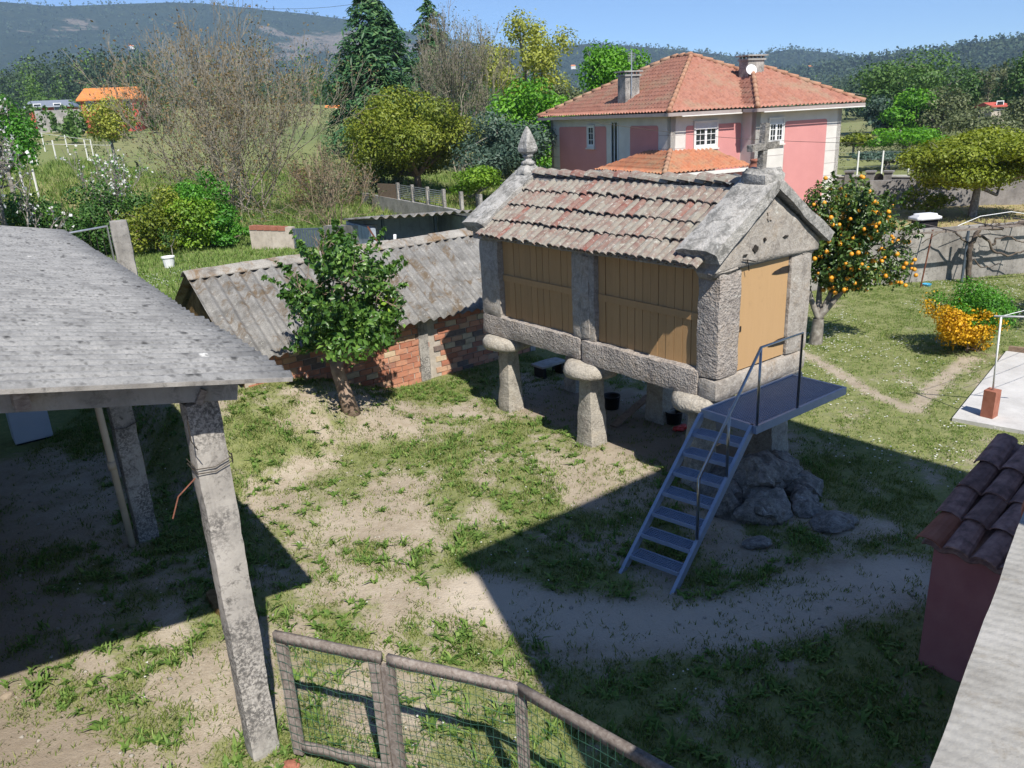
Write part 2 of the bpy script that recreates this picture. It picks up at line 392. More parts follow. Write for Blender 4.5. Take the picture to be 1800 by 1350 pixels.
timber('ochre_board', (.40, .24, .112), (.43, .262, .123), (.455, .28, .134), (30, 30, 2.2), .55, .25)
timber('ochre_door', (.455, .29, .145), (.47, .30, .15), (.485, .31, .158), (20, 20, 1.6), .5, .15, .02)
timber('grey_timber', (.13, .105, .088), (.215, .18, .155), (.33, .295, .26), (16, 16, 40), .9, .3, .3)
timber('fence_timber', (.13, .105, .088), (.205, .172, .15), (.30, .27, .24), (26, 26, 22), .9, .25, .3)
timber('plank_brown', (.16, .11, .075), (.24, .17, .12), (.30, .22, .16), (12, 12, 12), .9, .5)
simple('gap_shade', [(.3, (.02, .018, .015)), (.7, (.035, .03, .025))], 8, .95, 0)  # near-black tone that paints the shade in recesses and behind boards
simple('iron_black', [(.3, (.025, .022, .02)), (.7, (.06, .05, .045))], 20, .6, .3, 60, .003, .5)
simple('stair_paint', [(.3, (.25, .31, .42)), (.7, (.30, .36, .47))], 9, .5, .1, 90, .002, .15, .5)
simple('steel_rail', [(.3, (.34, .34, .35)), (.7, (.45, .45, .46))], 20, .28, 0, metal=.95)
simple('galvanised', [(.3, (.42, .44, .46)), (.7, (.56, .58, .60))], 12, .45, .1, 60, .002, .7)
simple('wire_green', [(.3, (.018, .06, .04)), (.7, (.03, .085, .06))], 30, .5, 0)
simple('wire_dark', [(.3, (.05, .045, .04)), (.7, (.10, .085, .07))], 30, .6, 0, metal=.5)
simple('rust_pole', [(.3, (.10, .035, .022)), (.7, (.19, .075, .045))], 12, .8, .3)
simple('blue_grey_metal', [(.3, (.075, .10, .13)), (.7, (.12, .15, .185))], 8, .5, .2, metal=.3)
simple('white_paint', [(.3, (.66, .67, .68)), (.7, (.78, .78, .77))], 6, .5, .1)
simple('white_wall', [(.3, (.62, .61, .57)), (.7, (.70, .69, .65))], 2, .85, .2)
simple('house_pink', [(.3, (.53, .235, .225)), (.7, (.58, .265, .252))], 1.2, .88, .25, 60, .004)
simple('house_stone', [(.3, (.56, .54, .50)), (.7, (.65, .63, .59))], 2.0, .85, .2, 40, .005)
simple('eave_band', [(.3, (.31, .26, .245)), (.7, (.37, .32, .30))], 2.0, .85, .2)
simple('red_house', [(.3, (.42, .085, .065)), (.7, (.50, .11, .08))], 2, .85, 0)
simple('lean_red', [(.3, (.36, .13, .125)), (.5, (.40, .155, .145)), (.7, (.44, .18, .165))], 3, .9, .35, 45, .006)
simple('terracotta', [(.3, (.26, .095, .06)), (.7, (.36, .15, .10))], 6, .85, .3)
simple('glass_dark', [(.3, (.012, .016, .022)), (.7, (.02, .026, .035))], 3, .06, 0, spec=.7)
simple('shutter', [(.3, (.50, .51, .52)), (.7, (.60, .61, .62))], 3, .6, 0)
simple('black_plastic', [(.3, (.012, .012, .013)), (.7, (.022, .022, .024))], 8, .4, .1)
simple('red_plastic', [(.3, (.45, .03, .025)), (.7, (.6, .05, .04))], 8, .45, .1)
simple('blue_plastic', [(.3, (.05, .28, .48)), (.7, (.08, .38, .6))], 8, .45, .1)
simple('pvc_pipe', [(.3, (.50, .42, .31)), (.7, (.60, .52, .40))], 5, .6, .1)
simple('cabinet_white', [(.3, (.50, .56, .66)), (.7, (.58, .63, .72))], 2, .5, .1)
simple('mossy_stone', [(.3, (.07, .045, .02)), (.5, (.17, .105, .04)), (.68, (.27, .19, .09)), (.8, (.42, .40, .33))], 5, .95, .8, 22, .02)
simple('soil', [(.3, (.20, .155, .11)), (.5, (.29, .235, .17)), (.7, (.37, .31, .235))], 4, .95, .6, 25, .01)
simple('dead_heap', [(.3, (.10, .06, .05)), (.5, (.19, .13, .11)), (.7, (.28, .22, .19))], 3, .95, .8, 20, .03)
simple('ochre_sign', [(.3, (.5, .28, .03)), (.7, (.6, .36, .05))], 3, .8, 0)
# bricks: one colour per brick
m, t, out = nodes('brick'); v = pos(t, True); oi = N(t, 'ShaderNodeObjectInfo')
col = ramp(t, oi.outputs['Random'], [(0, (.40, .155, .095)), (.2, (.46, .20, .125)), (.4, (.54, .26, .165)), (.58, (.52, .32, .21)), (.72, (.56, .44, .30)), (.86, (.36, .17, .12)), (.95, (.16, .125, .11)), (1, (.6, .5, .36))], 'CONSTANT')
col = mix(t, ramp(t, noise(t, v, 9.0, 6.0, .7), [(.45, (0, 0, 0)), (.7, (.55, .55, .55))]), col, (.30, .22, .17))
finish(t, out, col, .92, [(noise(t, v, 40.0), .5, .008)], 0, .15)
simple('mortar', [(.3, (.34, .30, .25)), (.7, (.48, .43, .37))], 9, .95, .6, 40, .01)
# plants
def leafmat(name, dark, mid, lite, trans=.28, rough=.5, spec=.35):
    m, t, out = nodes(name)
    at = N(t, 'ShaderNodeAttribute'); at.attribute_name = 'rnd'
    col = ramp(t, at.outputs['Fac'], [(0, dark), (.5, mid), (1, lite)])
    b = N(t, 'ShaderNodeBsdfPrincipled'); b.inputs['Roughness'].default_value = rough; b.inputs['Specular IOR Level'].default_value = spec; L(t, col, b.inputs['Base Color'])
    tr = N(t, 'ShaderNodeBsdfTranslucent'); h = N(t, 'ShaderNodeHueSaturation', i_Saturation=1.15, i_Value=1.25); L(t, col, h.inputs['Color']); L(t, h.outputs[0], tr.inputs[0])
    mx = N(t, 'ShaderNodeMixShader', i_0=trans); L(t, b.outputs[0], mx.inputs[1]); L(t, tr.outputs[0], mx.inputs[2]); L(t, mx.outputs[0], out.inputs[0])
leafmat('leaf_laurel', (0.032, 0.085, 0.018), (0.086, 0.189, 0.031), (0.210, 0.338, 0.065), .25, .38, .5)
leafmat('leaf_orange', (0.032, 0.072, 0.016), (0.080, 0.150, 0.029), (0.198, 0.247, 0.058), .22, .38, .5)
leafmat('leaf_hedge', (0.025, 0.072, 0.018), (0.059, 0.143, 0.026), (0.117, 0.227, 0.039), .25)
leafmat('leaf_lime', (0.086, 0.182, 0.016), (0.173, 0.312, 0.026), (0.296, 0.442, 0.046), .3)
leafmat('leaf_ivy', (0.037, 0.143, 0.016), (0.086, 0.260, 0.023), (0.161, 0.390, 0.039), .3)
leafmat('leaf_gold', (0.074, 0.111, 0.010), (0.179, 0.227, 0.023), (0.309, 0.332, 0.046), .25)
leafmat('leaf_brown', (0.128, 0.085, 0.034), (0.212, 0.149, 0.060), (0.289, 0.221, 0.098), .25)
leafmat('leaf_yellow', (0.500, 0.260, 0.008), (0.700, 0.400, 0.012), (0.800, 0.520, 0.030), .25)
leafmat('leaf_bright', (0.056, 0.169, 0.013), (0.117, 0.305, 0.018), (0.210, 0.442, 0.039), .3)
leafmat('leaf_cedar', (0.024, 0.075, 0.033), (0.059, 0.144, 0.053), (0.131, 0.231, 0.075), .15)
leafmat('leaf_bluegreen', (0.037, 0.072, 0.049), (0.074, 0.124, 0.085), (0.142, 0.208, 0.150), .2)
leafmat('leaf_spring', (0.185, 0.208, 0.029), (0.309, 0.338, 0.052), (0.445, 0.468, 0.091), .3)
leafmat('leaf_oak', (0.035, 0.081, 0.021), (0.074, 0.150, 0.031), (0.136, 0.234, 0.052), .22)
leafmat('leaf_olive', (0.074, 0.098, 0.039), (0.130, 0.156, 0.065), (0.198, 0.221, 0.104), .22)
leafmat('leaf_plane', (.12, .165, .014), (.22, .27, .028), (.33, .37, .055), .3)
leafmat('petal_white', (0.600, 0.600, 0.570), (0.740, 0.740, 0.710), (0.800, 0.800, 0.800), .3)
leafmat('grass_yard', (.085, .125, .026), (.17, .215, .055), (.34, .34, .13), .3, .7, .2)
leafmat('grass_weed', (0.068, 0.137, 0.026), (0.142, 0.240, 0.049), (0.272, 0.364, 0.098), .3, .6, .25)
leafmat('grass_lawn', (0.072, 0.130, 0.029), (0.167, 0.247, 0.056), (0.346, 0.377, 0.130), .3, .7, .2)
leafmat('grass_lush', (0.086, 0.150, 0.034), (0.179, 0.273, 0.065), (0.309, 0.403, 0.117), .3, .7, .2)
leafmat('wood_far', (0.038, 0.068, 0.043), (0.064, 0.101, 0.058), (0.103, 0.142, 0.076), .12, .8, .1)
simple('bark_grey', [(.3, (.13, .115, .10)), (.5, (.22, .20, .175)), (.7, (.34, .32, .29))], 9, .95, .7, 30, .01)
simple('bark_brown', [(.3, (.12, .085, .065)), (.5, (.20, .15, .115)), (.7, (.29, .23, .18))], 9, .95, .7, 30, .01)
simple('bark_laurel', [(.3, (.20, .135, .10)), (.5, (.31, .225, .17)), (.7, (.40, .31, .24))], 6, .95, .6, 30, .01)
simple('twig_brown', [(.3, (.22, .165, .11)), (.7, (.35, .275, .19))], 6, .95, 0)
simple('twig_grey', [(.3, (.20, .175, .13)), (.7, (.32, .285, .22))], 6, .95, 0)
simple('bark_vine', [(.3, (.045, .035, .03)), (.5, (.10, .08, .065)), (.7, (.20, .16, .12))], 8, .95, .8, 30, .015)
simple('orange_skin', [(.3, (.66, .25, .012)), (.7, (.78, .36, .022))], 9, .45, .15, 120, .002, spec=.5, objvar=.2)
# ---------------------------------------------------------------- terrain
def _h(ix, iy, s):
    n = (ix.astype(np.int64)*374761393 + iy.astype(np.int64)*668265263 + int(s)*982451653) & 0x7fffffff
    n = ((n ^ (n >> 13))*1274126177) & 0x7fffffff
    return ((n ^ (n >> 16)) & 0xffff)/65535.0
def vn(x, y, s=0):
    x = np.asarray(x, float); y = np.asarray(y, float)
    ix, iy = np.floor(x), np.floor(y); fx, fy = x-ix, y-iy
    fx = fx*fx*(3-2*fx); fy = fy*fy*(3-2*fy)
    a, b, c, d = _h(ix, iy, s), _h(ix+1, iy, s), _h(ix, iy+1, s), _h(ix+1, iy+1, s)
    return (a*(1-fx)+b*fx)*(1-fy)+(c*(1-fx)+d*fx)*fy
def fbm(x, y, s=0, o=4):
    r, a, t = 0, .5, 0
    for k in range(o): r = r+a*vn(x*2**k, y*2**k, s+k*7); t += a; a *= .55
    return r/t
def guv(x, y):
    dx, dy = x-G.o[0], y-G.o[1]; return dx*G.ex[0]+dy*G.ex[1], dx*G.ey[0]+dy*G.ey[1]
def terrain(x, y):
    x = np.asarray(x, float); y = np.asarray(y, float); u, v = guv(x, y)
    az = x/np.maximum(np.abs(y), 12)*np.where(y > 0, 1, 0)
    inn = sm(-u, 5.2, 6.2)                                          # level floor under the open shed
    vs_ = v-3.4*inn
    z = 1.25*sm(vs_, 9.2, 10.8)*(1-sm(u, 3.2, 9))*sm(y, 8, 14)
    left = 1-sm(az, -.28, .12)
    z = z + .80*sm(-u, .4, 3.4)*sm(v, 4.6, 7.6)*(1-sm(v, 9.2, 10.8))*(1-inn)
    z = z + np.clip(y-24, 0, 140)*(.022+.046*left)*(1-sm(az, -.05, .22))
    z = z + .5*sm(y, 40, 90)*(1-left)*(1-sm(az, .2, .5))
    z = z + .10*(fbm(x*.35, y*.35, 3)-.5)*sm(np.hypot(x, y), 3, 8)*(1-sm(np.hypot(x, y), 26, 40)) + .5*(fbm(x*.06, y*.06, 5)-.5)*sm(np.hypot(x, y), 30, 70)
    return z
def tz(x, y): return float(terrain(x, y))
def seg_d(x, y, pts):
    best = np.full(np.shape(x), 1e9)
    for (x0, y0), (x1, y1) in zip(pts[:-1], pts[1:]):
        dx, dy = x1-x0, y1-y0; t = np.clip(((x-x0)*dx+(y-y0)*dy)/(dx*dx+dy*dy), 0, 1)
        best = np.minimum(best, np.hypot(x-x0-t*dx, y-y0-t*dy))
    return best
def gp(*px): return [tuple(gz(a, b)[:2]) for a, b in px]
TRAIL = gp((835, 1045), (960, 1085), (1130, 1100), (1300, 1090), (1460, 1045), (1600, 1010))
GPATH = gp((1390, 612), (1440, 635), (1530, 690), (1605, 722), (1650, 672), (1700, 632), (1770, 628))
def greenness(x, y):
    """0 bare soil .. 1 full grass"""
    u, v = guv(x, y)
    n = .55*fbm(x*.55, y*.55, 11)+.45*fbm(x*1.9, y*1.9, 21)
    yard = np.clip((n-.50)*4.2+.68, 0.0, 1)
    yard = np.maximum(yard, .9*sm(n, .40, .52)*sm(-v, .2, 2.0)*sm(u, -6, -4.5))
    lawn = np.clip((n-.40)*3+.75, .3, 1)
    w = sm(u+.35*v*0, 2.2, 3.6)                                     # the lawn lies right of the granary
    g = yard*(1-w)+lawn*w
    g = g*(1-.97*sm(-seg_d(x, y, TRAIL), -.75-.5*(n-.5), -.25))
    g = g*(1-.9*sm(-seg_d(x, y, GPATH), -.26, -.06))
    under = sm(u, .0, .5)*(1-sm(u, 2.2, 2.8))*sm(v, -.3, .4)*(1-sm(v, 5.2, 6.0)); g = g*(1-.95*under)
    worn = np.exp(-(((u+.6)/1.1)**2+((v-1.6)/1.2)**2)); g = g*(1-.7*worn)
    shedf = (1-sm(u, -7.2, -6.5))*(1-sm(v, 9, 12)); g = g*(1-.93*shedf*np.clip(1.25-.9*sm(n, .47, .6)*sm(u, -10.5, -7.5), 0, 1))
    tuft = np.exp(-((x+1.6)**2/1.6+(y-16.1)**2/.5)); g = np.maximum(g, np.clip(tuft*1.2, 0, 1)*sm(n, .3, .5))
    s1 = gz(700, 855); g = g*(1-np.exp(-((x-s1[0])**2/.12+(y-s1[1])**2/.05)))
    back = sm(v, 9.0, 10.2)*(1-sm(u, 2, 4)); g = np.maximum(g, back)
    far = sm(y, 26, 30); g = np.maximum(g, far)
    return np.clip(g, 0, 1)
# ground sheet: polar grid round the camera's foot, fine near, reaching the hills
az_f = np.radians(np.concatenate([np.arange(-46, 46.01, .4), np.arange(50, 310.1, 4.0)]))
rad = np.concatenate([[.05], .6*1.0235**np.arange(0, 330)]); rad = rad[rad < 1250]
AZ, RR = np.meshgrid(az_f, rad, indexing='ij')
X, Y = RR*np.sin(AZ), RR*np.cos(AZ)
Z = terrain(X, Y)
front = Y > 0
GR = greenness(X, Y)
u_, v_ = guv(X, Y)
LUSH = sm(v_, 9.0, 10.5)*(1-sm(u_, 2, 4))*(1-sm(Y, 45, 70)*.6)
LUSH = np.maximum(LUSH, .75*sm(Y, 30, 36)*(1-sm(X/np.maximum(Y, 1), -.3, -.05)))
DRY = sm(Y, 25.0, 26.0)*(1-sm(Y, 44, 50))*sm(X, 9, 13)
DRY = np.maximum(DRY, .75*np.exp(-((X+24)**2/60+(Y-42)**2/90)))
DRY = np.maximum(DRY, .55*sm(Y, 34, 40)*(1-sm(Y, 46, 54))*sm(X, -9, -4)*(1-sm(X, 6, 9)))
SHED_SOIL = (1-sm(u_, -9.2, -7.0))*(1-sm(v_, 11, 13))  # darker bare dirt of the shed floor
n0, n1_ = X.shape
idx = np.arange(n0*n1_).reshape(n0, n1_); nx_ = np.roll(idx, -1, axis=0)
F = np.stack([idx[:, :-1], nx_[:, :-1], nx_[:, 1:], idx[:, 1:]], -1).reshape(-1, 4)[:, ::-1]
m, t, out = nodes('ground_mat'); v = pos(t)
def at(n_): a = N(t, 'ShaderNodeAttribute'); a.attribute_name = n_; return a.outputs['Fac']
nA = noise(t, v, 1.3, 5.0, .7); nB = noise(t, v, 7.0, 5.0, .72); nC = noise(t, v, 45.0, 3.0, .75); nD = noise(t, v, .05, 6.0, .72)
sand = ramp(t, nA, [(.3, (.305, .257, .195)), (.5, (.395, .338, .262)), (.72, (.475, .415, .33))])
sand = mix(t, ramp(t, nC, [(.3, (.55, .55, .55)), (.52, (0, 0, 0))]), sand, (.23, .18, .125))
sand = mix(t, ramp(t, nB, [(.6, (0, 0, 0)), (.72, (.7, .7, .7))]), sand, (.52, .46, .37))
sand = mix(t, ramp(t, noise(t, v, 3.2, 5.0, .75), [(.5, (0, 0, 0)), (.68, (.6, .6, .6))]), sand, (.27, .215, .145))
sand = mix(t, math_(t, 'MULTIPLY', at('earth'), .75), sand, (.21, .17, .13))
sand = mix(t, math_(t, 'MULTIPLY', at('trail'), .7), sand, (.55, .48, .39))
grs = ramp(t, nB, [(.25, (.085, .12, .03)), (.5, (.16, .195, .056)), (.75, (.28, .285, .115))])
lush = ramp(t, nB, [(.3, (.085, .125, .03)), (.5, (.14, .19, .048)), (.75, (.23, .26, .085))])
grs = mix(t, at('lush'), grs, lush)
dry = ramp(t, nB, [(.3, (.22, .175, .075)), (.5, (.34, .27, .125)), (.7, (.42, .35, .19))])
grs = mix(t, at('dry'), grs, dry)
fld = ramp(t, nD, [(.35, (.07, .12, .03)), (.47, (.15, .19, .06)), (.55, (.20, .20, .085)), (.65, (.09, .14, .03)), (.8, (.17, .14, .08))], 'LINEAR')
grs = mix(t, math_(t, 'MULTIPLY', at('far'), .75), grs, fld)
edge = math_(t, 'ADD', at('green'), math_(t, 'MULTIPLY', math_(t, 'SUBTRACT', nB, .5), 1.7))
edge = math_(t, 'ADD', edge, math_(t, 'MULTIPLY', math_(t, 'SUBTRACT', nC, .5), 1.2))
fac = ramp(t, edge, [(.32, (0, 0, 0)), (.78, (.85, .85, .85))])
col = mix(t, fac, sand, grs)
finish(t, out, col, .96, [(nC, .6, .02), (nB, .5, .05)], 0, .1)
EARTH = np.maximum(SHED_SOIL, sm(u_, .0, .5)*(1-sm(u_, 2.2, 2.8))*sm(v_, -.3, .4)*(1-sm(v_, 5.2, 6.0)))
FARM = sm(Y, 60, 90)
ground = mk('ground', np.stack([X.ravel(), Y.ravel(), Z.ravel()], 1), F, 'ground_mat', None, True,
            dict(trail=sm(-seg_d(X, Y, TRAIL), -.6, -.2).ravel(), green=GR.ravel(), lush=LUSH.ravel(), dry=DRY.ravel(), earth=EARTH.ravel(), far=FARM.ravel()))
kind(ground, 'structure')
# ---------------------------------------------------------------- hills: three ridges with their true crest lines
def crest(pts, dist):
    xs = [p[0] for p in pts]
    def f(az):                                               # az in radians -> crest height at that bearing
        return np.interp(az, AZp, ZP)
    AZp, ZP = [], []
    for px, py in pts:
        d = ray(px, py); AZp.append(math.atan2(d[0], d[1])); ZP.append(CAM_H + d[2]/math.hypot(d[0], d[1])*dist)
    return f
def hill(name, pts, dist, near, deep, seed, rough, azr, mat):
    f = crest(pts, dist)
    az = np.radians(np.arange(azr[0], azr[1], .12)); r = np.concatenate([np.linspace(near, dist, 46), np.linspace(dist*1.02, dist+deep, 10)])
    A_, R_ = np.meshgrid(az, r, indexing='ij')
    h = f(A_)
    t_ = np.clip((R_-near)/(dist-near), 0, 1); prof = np.where(R_ <= dist, t_**1.25*(.55+.45*t_), 1-sm(R_, dist, dist+deep)*.8)
    nn = fbm(A_*dist/rough, R_/rough, seed, 5)-.5
    edge = sm(A_, azr[0]*math.pi/180, (azr[0]+6)*math.pi/180)*(1-sm(A_, (azr[1]-6)*math.pi/180, azr[1]*math.pi/180))
    z = h*prof*(.25+.75*edge) + nn*h*.42*np.sin(np.pi*t_)*1.0
    z = np.where(R_ <= near*1.001, -3, z)
    x, y = R_*np.sin(A_), R_*np.cos(A_)
    ix = np.arange(x.size).reshape(x.shape)
    F_ = np.stack([ix[:-1, :-1], ix[1:, :-1], ix[1:, 1:], ix[:-1, 1:]], -1).reshape(-1, 4)[:, ::-1]
    o = mk(name, np.stack([x.ravel(), y.ravel(), z.ravel()], 1), F_, mat, None, True)
    kind(o, 'structure')
    return x, y, z, t_
def hillmat(name, clear, amount):
    m, t, out = nodes(name); v = pos(t)
    n = noise(t, v, .03, 8.0, .8); n2 = noise(t, v, .0028, 6.0, .6, .7); n3 = noise(t, v, .13, 3.0, .7)
    col = ramp(t, n, [(.3, (.018, .032, .020)), (.5, (.034, .055, .030)), (.7, (.06, .078, .042))])
    col = mix(t, ramp(t, n2, [(amount, (0, 0, 0)), (amount+.03, (.85, .85, .85))]), col, clear)
    col = mix(t, ramp(t, n3, [(.35, (.6, .6, .6)), (.6, (0, 0, 0))]), col, (.012, .020, .014))
    finish(t, out, col, 1.0, [(n, 1.0, 9.0), (n3, .8, 3.0)], 0, 0.0)
hillmat('hill_left_mat', (.27, .225, .18), .555); hillmat('hill_far_mat', (.075, .10, .045), .66); hillmat('hill_near_mat', (.09, .12, .05), .63)
HL = hill('hill', [(-900, 60), (-300, 20), (0, 3), (96, 11), (213, 7), (302, 4), (356, 6), (427, 13), (534, 24), (633, 37), (720, 56), (850, 78), (1000, 110), (1300, 160)], 2700, 1250, 900, 3, 420, (-56, 22), 'hill_left_mat')
HC = hill('hill', [(300, 130), (700, 96), (860, 84), (975, 83), (1040, 76), (1100, 80), (1200, 88), (1290, 99), (1330, 97), (1390, 86), (1449, 92), (1500, 100), (1600, 108), (1800, 112), (2300, 130)], 2300, 1150, 700, 13, 260, (-24, 52), 'hill_far_mat')
HR = hill('hill', [(1250, 152), (1380, 126), (1478, 108), (1520, 103), (1567, 95), (1656, 86), (1730, 73), (1800, 64), (2000, 45), (2500, 40)], 1300, 900, 500, 23, 160, (10, 62), 'hill_near_mat')
# ---------------------------------------------------------------- woods: blobs of foliage, far too many to count
ico_bm = bmesh.new(); bmesh.ops.create_icosphere(ico_bm, subdivisions=1, radius=1.0)
ICO_V = np.array([v.co[:] for v in ico_bm.verts]); ICO_F = np.array([[v.index for v in f.verts] for f in ico_bm.faces]); ico_bm.free()
def blobs(name, P, S, mat, seed=0, jitter=.3):
    rg = np.random.default_rng(seed); n = len(P)
    V = ICO_V[None]*(1+jitter*rg.uniform(-1, 1, (n, 12, 1)))*S[:, None, :]+P[:, None, :]
    F_ = ICO_F[None]+(np.arange(n)*12)[:, None, None]
    rn = np.repeat(np.clip(rg.normal(.5, .28, n), 0, 1), 12)
    return mk(name, V.reshape(-1, 3), F_.reshape(-1, 3), mat, None, False, dict(rnd=rn))
def hill_wood(H, n, seed, size, mat, label, tmin=.25, crestn=900):
    x, y, z, t_ = H; rg = np.random.default_rng(seed)
    sel = np.argwhere((t_ > tmin) & (t_ <= 1.0)); k = sel[rg.integers(0, len(sel), n)]
    cr_ = np.argwhere(t_ > .965); k = np.concatenate([k, cr_[rg.integers(0, len(cr_), crestn)]])
    P = np.stack([x[k[:, 0], k[:, 1]], y[k[:, 0], k[:, 1]], z[k[:, 0], k[:, 1]]], 1)
    dens = fbm(P[:, 0]*.004, P[:, 1]*.004, seed); keep = dens > .36; P = P[keep]
    P[:, :2] += rg.uniform(-12, 12, (len(P), 2)); k4 = 4; P = np.repeat(P, k4, 0); rn = np.repeat(rg.normal(.45, .25, len(P)//k4), k4)
    P += rg.normal(size=(len(P), 3))*size*[.30, .30, .36]; P[:, 2] += size*.45
    HW_SPEC.append((P, rg, rn, size, mat, label))
HW_SPEC = []                                                # built once the leaf helper exists
hill_wood(HL, 9000, 5, 9.0, 'wood_far', 'dark wood covering the tall ridge with pale clearings', .2, 1500)
hill_wood(HC, 9000, 6, 9.0, 'wood_far', 'dark wood on the low blue ridge behind the tiled house', .15, 1500)
hill_wood(HR, 9000, 7, 6.5, 'wood_far', 'dark wood on the ridge that rises beyond the fenced fields', .12, 1300)
# ---------------------------------------------------------------- the granary
GL, GW = 5.46, 2.18
ZB, ZT, ZE = 1.53, 1.93, 3.40                               # underside and top of the sill beams, wall head
gran = thing('granary', 'stone granary on mushroom-capped pillars with ochre boards and lichened tile roof', 'granary', G.p(GW/2, GL/2, 0))
rr = random.Random(4)
def pillar(u, v, h, w, seed, foot=.0):
    z0 = tz(*G.p(u, v)[:2])-.12
    o = stone('pillar', G, u-w/2, u+w/2, v-w/2, v+w/2, z0, h, 'granite_post', gran, .022, .05, .1, seed, (1.28, .92))
    # mushroom cap against rats
    bm = bmesh.new(); V = []; n = 22
    prof = [(.0, 0), (.36, 0), (.44, .02), (.465, .10), (.455, .19), (.41, .27), (.33, .30), (0, .30)]
    F_ = []
    for r, z in prof:
        for k in range(n):
            a = 2*math.pi*k/n; q = Vector((r*math.cos(a), r*math.sin(a), z)); d = 1+.10*mnoise.noise(Vector((math.cos(a)*1.2+seed*3, math.sin(a)*1.2, z*2)))
            V.append((q.x*d, q.y*d, q.z+.03*mnoise.noise(Vector((q.x*4+seed, q.y*4, 1)))))
    for i in range(len(prof)-1):
        for k in range(n): F_.append((i*n+k, i*n+(k+1) % n, (i+1)*n+(k+1) % n, (i+1)*n+k))
    V = np.array(V); V[:, 2] = V[:, 2]*(ZB-h)/.30*1.02+h
    V[:, 0] += u; V[:, 1] += v
    mk('cap_stone', G.arr(V), F_, 'granite_post', o, True); bm.free()
    return o
for i, (u, v, h, w) in enumerate(((.20, 5.02, 1.29, .31), (.16, 2.70, 1.28, .33), (.24, .42, 1.29, .33), (1.92, 5.00, 1.29, .34), (1.90, 2.66, 1.28, .38), (1.84, .34, 1.29, .42))):
    pillar(u, v, h, w, i*3.7+1)
# sill beams
stone('sill_beam', G, -.04, .36, 2.75, GL+.04, ZB, ZT, 'granite_picked', gran, .018, .05, .1, 3)
stone('sill_beam', G, -.05, .36, .30, 2.735, ZB-.03, ZT-.01, 'granite_picked', gran, .018, .05, .1, 9)
stone('sill_beam', G, GW-.36, GW+.04, 2.75, GL+.04, ZB, ZT, 'granite_picked', gran, .018, .05, .16, 13)
stone('sill_beam', G, GW-.36, GW+.05, .30, 2.735, ZB, ZT-.01, 'granite_picked', gran, .018, .05, .16, 19)
stone('front_sill', G, -.03, GW+.02, -.03, .31, ZB-.06, 1.825, 'granite_dressed', gran, .016, .06, .1, 23)
stone('rear_sill', G, .365, GW-.365, GL-.32, GL+.03, ZB, 1.86, 'granite_dressed', gran, .016, .06, .16, 27)
stone('floor_slab', G, .365, GW-.365, .315, GL-.325, ZB+.02, ZT-.08, 'granite_dressed', gran, .01, .03, .4, 29)
# corner and middle posts
stone('corner_post', G, -.01, .485, -.02, .37, 1.815, 3.36, 'granite_picked', gran, .014, .04, .09, 31)
stone('corner_post', G, 1.655, GW+.02, -.02, .37, 1.815, 3.36, 'granite_dressed', gran, .014, .04, .1, 37)
stone('corner_post', G, -.03, .40, 4.91, GL+.02, ZT-.015, 3.36, 'granite_dressed', gran, .016, .04, .1, 41)
stone('corner_post', G, GW-.4, GW+.03, 4.91, GL+.02, ZT-.015, 3.36, 'granite_dressed', gran, .016, .04, .16, 43)
stone('middle_post', G, -.005, .32, 2.42, 2.98, ZT-.03, 3.36, 'granite_dressed', gran, .016, .05, .08, 47)
stone('middle_post', G, -.03, .3, 2.52, 2.74, ZT+.02, 3.32, 'granite_dressed', gran, .014, .04, .08, 49)
stone('middle_post', G, GW-.32, GW+.005, 2.42, 2.98, ZT-.03, 3.36, 'granite_dressed', gran, .016, .05, .16, 53)
stone('corbel', G, -.16, .42, -.03, .34, 3.27, 3.44, 'granite_dressed', gran, .02, .09, .08, 57)
stone('corbel', G, GW-.36, GW+.13, -.03, .34, 3.25, 3.44, 'granite_dressed', gran, .02, .12, .08, 59)
stone('wall_plate', G, -.07, .3, .372, GL-.03, 3.345, 3.46, 'granite_dressed', gran, .012, .03, .12, 61)
stone('wall_plate', G, GW-.3, GW+.07, .372, GL-.03, 3.345, 3.46, 'granite_dressed', gran, .012, .03, .2, 63)
stone('rear_wall', G, .41, GW-.41, GL-.30, GL-.005, 1.87, 3.4, 'granite_dressed', gran, .014, .04, .2, 67)
